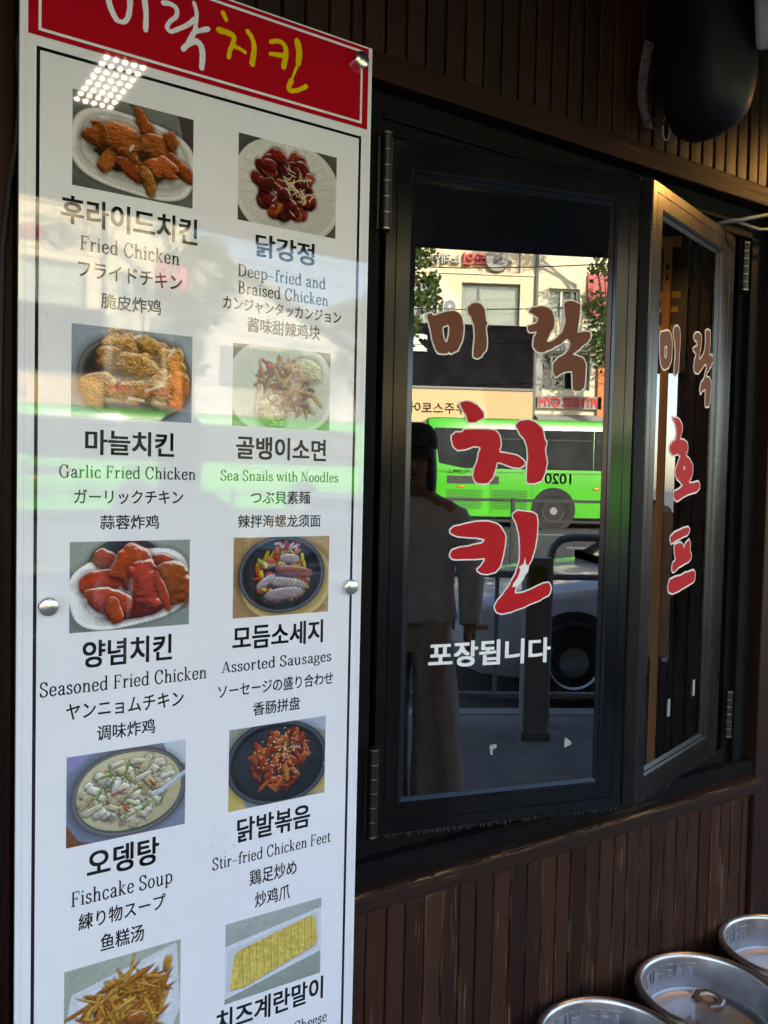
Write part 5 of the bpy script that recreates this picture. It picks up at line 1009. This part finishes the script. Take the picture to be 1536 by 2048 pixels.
# ------------------------------------------------------------------ buildings across the street
FY = -28.4; GZ = .46
M['cream'] = P('cream stucco', (.72,.62,.41), .85, var=.10, vs=.8); M['cream2'] = P('pale cream stucco', (.72,.65,.46), .85, var=.06, vs=.5); M['white_wall'] = P('white render', (.60,.57,.50), .85, var=.05, vs=.5)
M['tan'] = P('tan fascia', (.56,.40,.20), .7, var=.07, vs=.8); M['char'] = P('charcoal panel', (.009,.009,.010), .9, ior=1.15, var=.5, vs=.9); M['winframe'] = P('grey window frame', (.16,.16,.15), .5); M['whiteframe'] = P('white window frame', (.60,.62,.58), .5)
M['blind'] = P('pale blind', (.40,.41,.37), .85, var=.12, vs=1.2); M['redsign'] = P('red sign paint', (.55,.035,.030), .6); M['pink'] = P('coral banner', (.62,.13,.13), .7, var=.1, vs=2); M['orange'] = P('orange banner', (.66,.20,.05), .7, var=.1, vs=2); M['greyw'] = P('grey wall tile', (.30,.30,.27), .7, var=.15, vs=2); M['slate'] = P('roof metal', (.30,.30,.31), .6)
def wall_with_holes(mb, x0, x1, z0, z1, holes, y=FY, th=.35):
    xs = sorted({x0,x1,*[h[0] for h in holes],*[h[2] for h in holes]}); zs = sorted({z0,z1,*[h[1] for h in holes],*[h[3] for h in holes]})
    for i in range(len(xs)-1):
        for j in range(len(zs)-1):
            cx_, cz_ = (xs[i]+xs[i+1])/2, (zs[j]+zs[j+1])/2
            if any(h[0]<cx_<h[2] and h[1]<cz_<h[3] for h in holes): continue
            mb.quad((xs[i+1],y,zs[j]),(xs[i],y,zs[j]),(xs[i],y,zs[j+1]),(xs[i+1],y,zs[j+1]))
    for h in holes:
        a, b, c, d = h; mb.quad((a,y,b),(a,y-th,b),(a,y-th,d),(a,y,d)); mb.quad((c,y-th,b),(c,y,b),(c,y,d),(c,y-th,d)); mb.quad((a,y-th,d),(c,y-th,d),(c,y,d),(a,y,d)); mb.quad((a,y,b),(c,y,b),(c,y-th,b),(a,y-th,b))
def far_window(parent, h, frame, mull=(), y=FY, blind=True):
    a, b, c, d = h; yb = y-.16; mb = MB(); t = .07
    for r in frame_rects(a,b,c,d,t): mb.box(r[0],yb-.05,r[1],r[2],yb,r[3])
    for m_ in mull: mb.box(m_-.035,yb-.05,b+t,m_+.035,yb,d-t)
    w = mb.build('window', frame, parent); mb = MB(); mb.box(a+t,yb-.04,b+t,c-t,yb-.03,d-t); mb.build('pane', M['clear'], w)
    mb = MB(); mb.quad((c,yb-.14,b),(a,yb-.14,b),(a,yb-.14,d),(c,yb-.14,d)); mb.build('blind', M['blind'] if blind else M['char'], w)
cbld = thing('cream_building', 'sunlit cream building with large upper windows above dark and tan shop fascias', 'building', (0,0,0))
H1 = [(-6.5,7.0,-3.6,8.55),(-2.9,7.0,-.1,8.55),(.55,7.0,1.9,8.55),(2.4,7.0,4.66,8.52),(5.52,7.02,7.60,8.50)]
mb = MB(); wall_with_holes(mb, -9, 8.13, GZ, 10.3, H1); mb.box(-9,-38,GZ,8.13,FY-.6,10.3); mb.box(-9.1,FY-.6,10.3,8.13,FY+.12,10.42); mb.build('wall', M['cream'], cbld)
for h in H1: far_window(cbld, h, M['winframe'], [h[0]+.62*(h[2]-h[0])] if h[0] < 5 else [h[0]+.66])
mb = MB(); mb.box(-9,FY+.0,4.80,8.05,FY+.22,7.0); mb.build('dark_fascia', M['char'], cbld)
mb = MB(); mb.box(-9,FY+.0,3.55,8.05,FY+.42,4.795); mb.build('tan_fascia', M['tan'], cbld)
mb = MB(); mb.box(-9,FY+.0,GZ,8.05,FY+.06,3.545); mb.build('shop_window', M['char'], cbld)
mb = MB(); mb.tube([(8.16,FY+.10,GZ),(8.16,FY+.10,10.2)], .06, 8); mb.build('downpipe', M['winframe'], cbld)
mb = MB(); mb.tube([(7.55,FY+.04,8.9),(7.55,FY+.04,10.2)], .03, 6); mb.build('pipe', M['winframe'], cbld)
for (cx_, cz_) in ((1.9+.28, 6.82), (5.1, 7.3)):
    ac = thing('air_conditioner', 'outdoor air conditioning unit under the window end' if cz_ < 7 else 'outdoor air conditioning unit between the two large upper windows', 'air conditioner', (cx_, FY, cz_))
    mb = MB(); mb.box(-.28,.02,0,.22,.34,.55); bevel(mb.build('casing', M['whiteframe'], ac), .02); mb = MB(); mb.M = Matrix.Translation((-.04,.345,.28)) @ Matrix.Rotation(R(-90),4,'X'); mb.lathe([(.05,.0),(.19,.0),(.20,.01),(.21,0)], 24); mb.build('fan_grille', M['winframe'], ac)
mb = MB(); mb.box(-9,FY+.42,4.72,8.05,FY+.47,4.80); mb.build('fascia_drip_edge', M['winframe'], cbld)
mb = MB(); mb.box(-9,FY+.0,8.78,8.13,FY+.05,8.84); mb.build('string_course', M['cream2'], cbld)
for k, (z0, sag, yy) in enumerate(((9.05,.35,-24.6),(8.55,.5,-24.7),(7.2,.45,-24.5))):
    mb = MB(); mb.tube([(-20+50*t/24, yy, z0-sag*math.sin(math.pi*((t/24*3.2)%1))) for t in range(25)], .018, 5); tag(mb.build('overhead_cable', M['gasket']), ['topmost overhead cable sagging across the cream wall','middle overhead cable sagging across the upper windows','lowest overhead cable crossing the dark fascia top'][k], 'cable', 'overhead cables over the street')
sg1 = thing('fascia_sign', 'red and grey raised characters with a round emblem high on the cream wall', 'sign', (0,0,0))
mb = MB(); mb.M = Matrix.Translation((6.72,FY+.10,9.28)) @ Matrix.Rotation(R(-90),4,'X'); mb.lathe([(0,.06),(.30,.07),(.33,.09),(.40,.09),(.42,.05),(.42,-.1)], 40); mb.build('round_emblem', M['greyw'], sg1, smooth=30)
mb = MB(); mb.M = Matrix.Translation((6.72,FY+.10,9.28)) @ Matrix.Rotation(R(-90),4,'X'); mb.lathe([(.0,.085),(.16,.085),(.17,.06)], 20); mb.build('emblem_boss', P('dark emblem', (.14,.11,.12), .6), sg1)
mb = MB(); mb.box(6.2,FY+.0,9.12,7.25,FY+.05,9.30); mb.build('backing_bar', M['winframe'], sg1)
def raised(name, body, w, h, cx, cz, mat, parent, y, d=.10, bold=.02):
    o = text_mesh(name, body, w, h, cx, cz, y, mat, parent, bold=bold, mirror=True); s = o.modifiers.new('solid','SOLIDIFY'); s.thickness = d; s.offset = 0; return o
raised('red_characters', '코인', .82, .42, 5.92, 9.28, M['redsign'], sg1, FY+.12, .12, .03)
raised('grey_characters', '노래연습장', 1.72, .36, 4.55, 9.26, P('off-white letters', (.42,.41,.36), .6), sg1, FY+.12, .12)
sg2 = thing('dark_fascia_sign', 'white raised numeral on the dark fascia', 'sign', (0,0,0))
raised('numeral', '25', 1.15, .62, 3.75, 6.30, M['whiteframe'], sg2, FY+.26, .06, .05)
sg3 = thing('tan_fascia_sign', 'small dark characters on the tan fascia', 'sign', (0,0,0))
raised('characters', '우주스토어', 1.9, .38, 4.75, 4.05, M['char'], sg3, FY+.44, .02, -.005)
nb = thing('narrow_building', 'pale cream building with a white-framed window and tiled ground floor', 'building', (0,0,0))
H2 = [(8.62,7.35,9.75,8.42),(8.45,4.85,10.2,6.15)]
mb = MB(); wall_with_holes(mb, 8.14, 11.3, GZ, 10.6, H2, FY-.05); mb.box(8.14,-38,GZ,11.3,FY-.65,10.6); mb.build('wall', M['cream2'], nb)
far_window(nb, H2[0], M['whiteframe'], [9.13], FY-.05); far_window(nb, H2[1], M['greyw'], [8.85,9.3,9.75], FY-.05, False)
mb = MB(); mb.box(8.20,FY-.03,4.55,8.44,FY+.10,6.85); mb.box(8.44,FY-.03,6.2,10.3,FY+.05,6.5); mb.build('grey_panel', M['greyw'], nb)
mb = MB(); mb.add([(8.2,FY,3.9),(10.6,FY,3.9),(10.6,FY+1.1,3.55),(8.2,FY+1.1,3.55),(8.2,FY,3.98),(10.6,FY,3.98),(10.6,FY+1.1,3.63),(8.2,FY+1.1,3.63)],[(0,3,2,1),(4,5,6,7),(0,1,5,4),(1,2,6,5),(2,3,7,6),(3,0,4,7)]); mb.build('awning', M['greyw'], nb)
mb = MB(); mb.box(8.3,FY-.04,GZ,11.2,FY-.01,3.5); mb.build('shop_window', M['char'], nb)
sg4 = thing('gym_sign', 'red lettered sign strip under the tiled first-floor windows', 'sign', (0,0,0))
mb = MB(); mb.box(8.3,FY-.02,4.18,10.6,FY+.12,4.62); mb.build('strip', M['greyw'], sg4)
raised('lettering', 'FITNESS GYM', 2.1, .34, 9.4, 4.40, M['redsign'], sg4, FY+.14, .03, .03)
bn = thing('coral_banner', 'coral red vertical banner on the pale cream building', 'banner', (0,0,0)); mb = MB(); mb.box(10.0,FY+.0,7.45,11.1,FY+.10,8.95); mb.build('panel', M['pink'], bn)
bn2 = thing('orange_banner', 'orange hanging banner beside the grey-framed windows', 'banner', (0,0,0)); mb = MB(); mb.box(10.45,FY+.02,3.2,11.1,FY+.12,5.75); mb.build('panel', M['orange'], bn2)
gb = thing('gabled_house', 'white gabled house beyond the pale cream building', 'house', (0,0,0))
mb = MB(); X0, X1, XA = 11.4, 18.2, 11.9; 
mb.add([(X0,FY,GZ),(X1,FY,GZ),(X1,FY,6.6),(XA,FY,9.6),(X0,FY,9.35),(X0,-38,GZ),(X1,-38,GZ),(X1,-38,6.6),(XA,-38,9.6),(X0,-38,9.35)],[(4,3,2,1,0),(5,6,7,8,9),(0,1,6,5),(1,2,7,6),(4,0,5,9)]); mb.build('wall', M['white_wall'], gb)
mb = MB(); mb.loft([[(X0-.2,y,9.36),(XA,y,9.64),(X1+.4,y,6.48),(X1+.4,y,6.66),(XA,y,9.84),(X0-.2,y,9.54)] for y in (FY+.45,-38.2)]); mb.build('roof', M['slate'], gb)
mb = MB(); mb.box(12.4,FY-.02,4.9,15.2,FY+.10,6.3); mb.build('window', M['winframe'], gb)
mb = MB(); mb.box(11.6,FY-.02,2.9,18,FY+.5,3.7); mb.build('shop_fascia', M['tan'], gb); mb = MB(); mb.box(11.8,FY-.02,GZ,17.8,FY+.03,2.89); mb.build('shop_window', M['char'], gb)
fb = thing('grey_block', 'plain pale block of flats farther along the street to the right', 'building', (0,0,0))
H3 = [(21+i*2.2,2.2+j*2.8,22.4+i*2.2,3.8+j*2.8) for i in range(4) for j in range(3)]
mb = MB(); wall_with_holes(mb, 20, 30, GZ, 9.5, H3, FY); mb.box(20,-40,GZ,30,FY-.6,9.5); mb.build('wall', M['white_wall'], fb)
for h in H3: far_window(fb, h, M['winframe'], [(h[0]+h[2])/2])
lb = thing('brick_block', 'brick block beyond the left end of the cream building', 'building', (0,0,0))
H4 = [(-22+i*2.4,2.6+j*3,-20.6+i*2.4,4+j*3) for i in range(5) for j in range(2)]
mb = MB(); wall_with_holes(mb, -23, -9.6, GZ, 9.6, H4, FY); mb.box(-23,-40,GZ,-9.6,FY-.6,9.6); mb.build('wall', P('brick wall', (.30,.14,.09), .85, var=.2, vs=3), lb)
for h in H4: far_window(lb, h, M['whiteframe'], [(h[0]+h[2])/2])

# ------------------------------------------------------------------ street trees on the far pavement
def leaf_mat():
    m, nt, b = new_mat('plane leaves'); n = noise(nt, coords(nt, 1.3), 1.0, 4)
    nt.links.new(ramp(nt, n, [(.25,(.025,.055,.012)),(.5,(.060,.105,.020)),(.75,(.12,.15,.030))]), b.inputs['Base Color']); b.inputs['Roughness'].default_value = .55
    b.inputs['Subsurface Weight'].default_value = 0; return m
M['leaf'] = leaf_mat(); M['bark'] = P('bark', (.09,.075,.06), .9, var=.3, vs=6)
def tree(label, x, y, clumps, seed, n=2600):
    t = thing('street_tree', label, 'tree', (x, y, GZ-.02), 0, 'street trees on the far pavement'); rg = random.Random(seed)
    top = max(c[2] for c in clumps); mb = MB(); mb.tube([(0,0,0),(.04,0,1.5),(-.03,.03,3.2),(.02,0,top*.62)], [.17,.14,.12,.07], 10)
    for c in clumps: mb.tube([(0,0,min(3.4,c[2]*.55)),(c[0]*.4,c[1]*.4,c[2]*.75),(c[0]*.9,c[1]*.9,c[2])] if c[2] < 9.6 else [(0,0,top*.6),(.1,0,c[2]*.88),(c[0]*.5,c[1],c[2]*.99),(c[0],c[1],c[2])], [.07,.05,.015] if c[2] < 9.6 else [.07,.06,.04,.015], 6)
    mb.build('trunk', M['bark'], t, smooth=1)
    tot = sum(c[3]**2 for c in clumps); vs = []; fs = []
    for c in clumps:
        for k in range(int(n*c[3]**2/tot)):
            d = Vector((rg.gauss(0,1),rg.gauss(0,1),rg.gauss(0,.8))).normalized()*c[3]*(rg.random()**.45)*rg.uniform(.75,1.12); p = Vector(c[:3])+d
            a = Vector((rg.gauss(0,1),rg.gauss(0,1),rg.gauss(0,.6))).normalized(); b_ = a.orthogonal().normalized(); s = rg.uniform(.05,.12); i = len(vs)
            vs += [tuple(p-a*s), tuple(p+b_*s*.75), tuple(p+a*s), tuple(p-b_*s*.75)]; fs.append((i,i+1,i+2,i+3))
    mb = MB(); mb.add(vs, fs); mb.build('crown', M['leaf'], t)
tree('leafy street tree in front of the left end of the cream building windows', 3.1, -26.0, [(-.2,0,7.6,.9),(.45,.2,8.3,.75),(.9,0,6.9,.55),(-.9,.1,6.6,1.0),(.3,.2,6.0,.5),(-1.2,0,8.4,.8),(1.0,.1,7.5,.35)], 4)
tree('bushy street tree beside the coral banner', 10.3, -26.2, [(-.3,0,5.9,.9),(-.7,.1,6.9,.6),(.5,0,6.6,1.0),(.0,.1,5.2,.7),(-.5,0,8.2,.55),(.5,.1,8.6,.8),(1.2,0,7.6,.9),(.2,.2,4.6,.5),(-.9,0,8.9,.35),(-2.0,.4,10.5,.8),(-3.0,.6,10.6,.75),(-1.3,.3,10.2,.5)], 9, 3400)
tree('street tree far right in front of the gabled house', 17.0, -26.0, [(-.3,0,5.2,1.0),(.7,.1,6.0,1.0),(-.5,.1,6.9,.9),(.3,0,4.4,.8)], 14, 2000)
tree('street tree far left in front of the brick block', -6.0, -26.0, [(-.3,0,5.2,1.0),(.7,.1,6.2,1.1),(-.5,.1,7.0,.9),(.3,0,4.4,.8)], 15, 2000)

# ------------------------------------------------------------------ the shops on either side, on this side of the street
for lab, x0, x1, cn in (('plain grey neighbouring shop left of the timber shop front', -16.0, -1.32, 4), ('plain grey neighbouring shop beyond the right end of the timber shop front', 3.95, 18.0, 4)):
    nbr = thing('neighbour_shop', lab, 'building'); w_ = (x1-x0)/cn; hs = [(x0+.5+i*w_, 3.3, x0+w_-.5+i*w_, 4.8) for i in range(cn)] + [(x0+.4+i*w_, .3, x0+w_-.4+i*w_, 2.5) for i in range(cn)]
    mb = MB(); ys = .06
    xs = sorted({x0,x1,*[h[0] for h in hs],*[h[2] for h in hs]}); zs = sorted({0,6.0,*[h[1] for h in hs],*[h[3] for h in hs]})
    for i in range(len(xs)-1):
        for j in range(len(zs)-1):
            if any(h[0]<(xs[i]+xs[i+1])/2<h[2] and h[1]<(zs[j]+zs[j+1])/2<h[3] for h in hs): continue
            mb.quad((xs[i],ys,zs[j]),(xs[i+1],ys,zs[j]),(xs[i+1],ys,zs[j+1]),(xs[i],ys,zs[j+1]))
    mb.box(x0,ys+.2,0,x1,7,6.0); mb.build('wall', M['stucco'], nbr)
    for h in hs: mb = MB(); mb.box(h[0],ys+.10,h[1],h[2],ys+.16,h[3]); mb.build('window', M['busdark'], nbr)
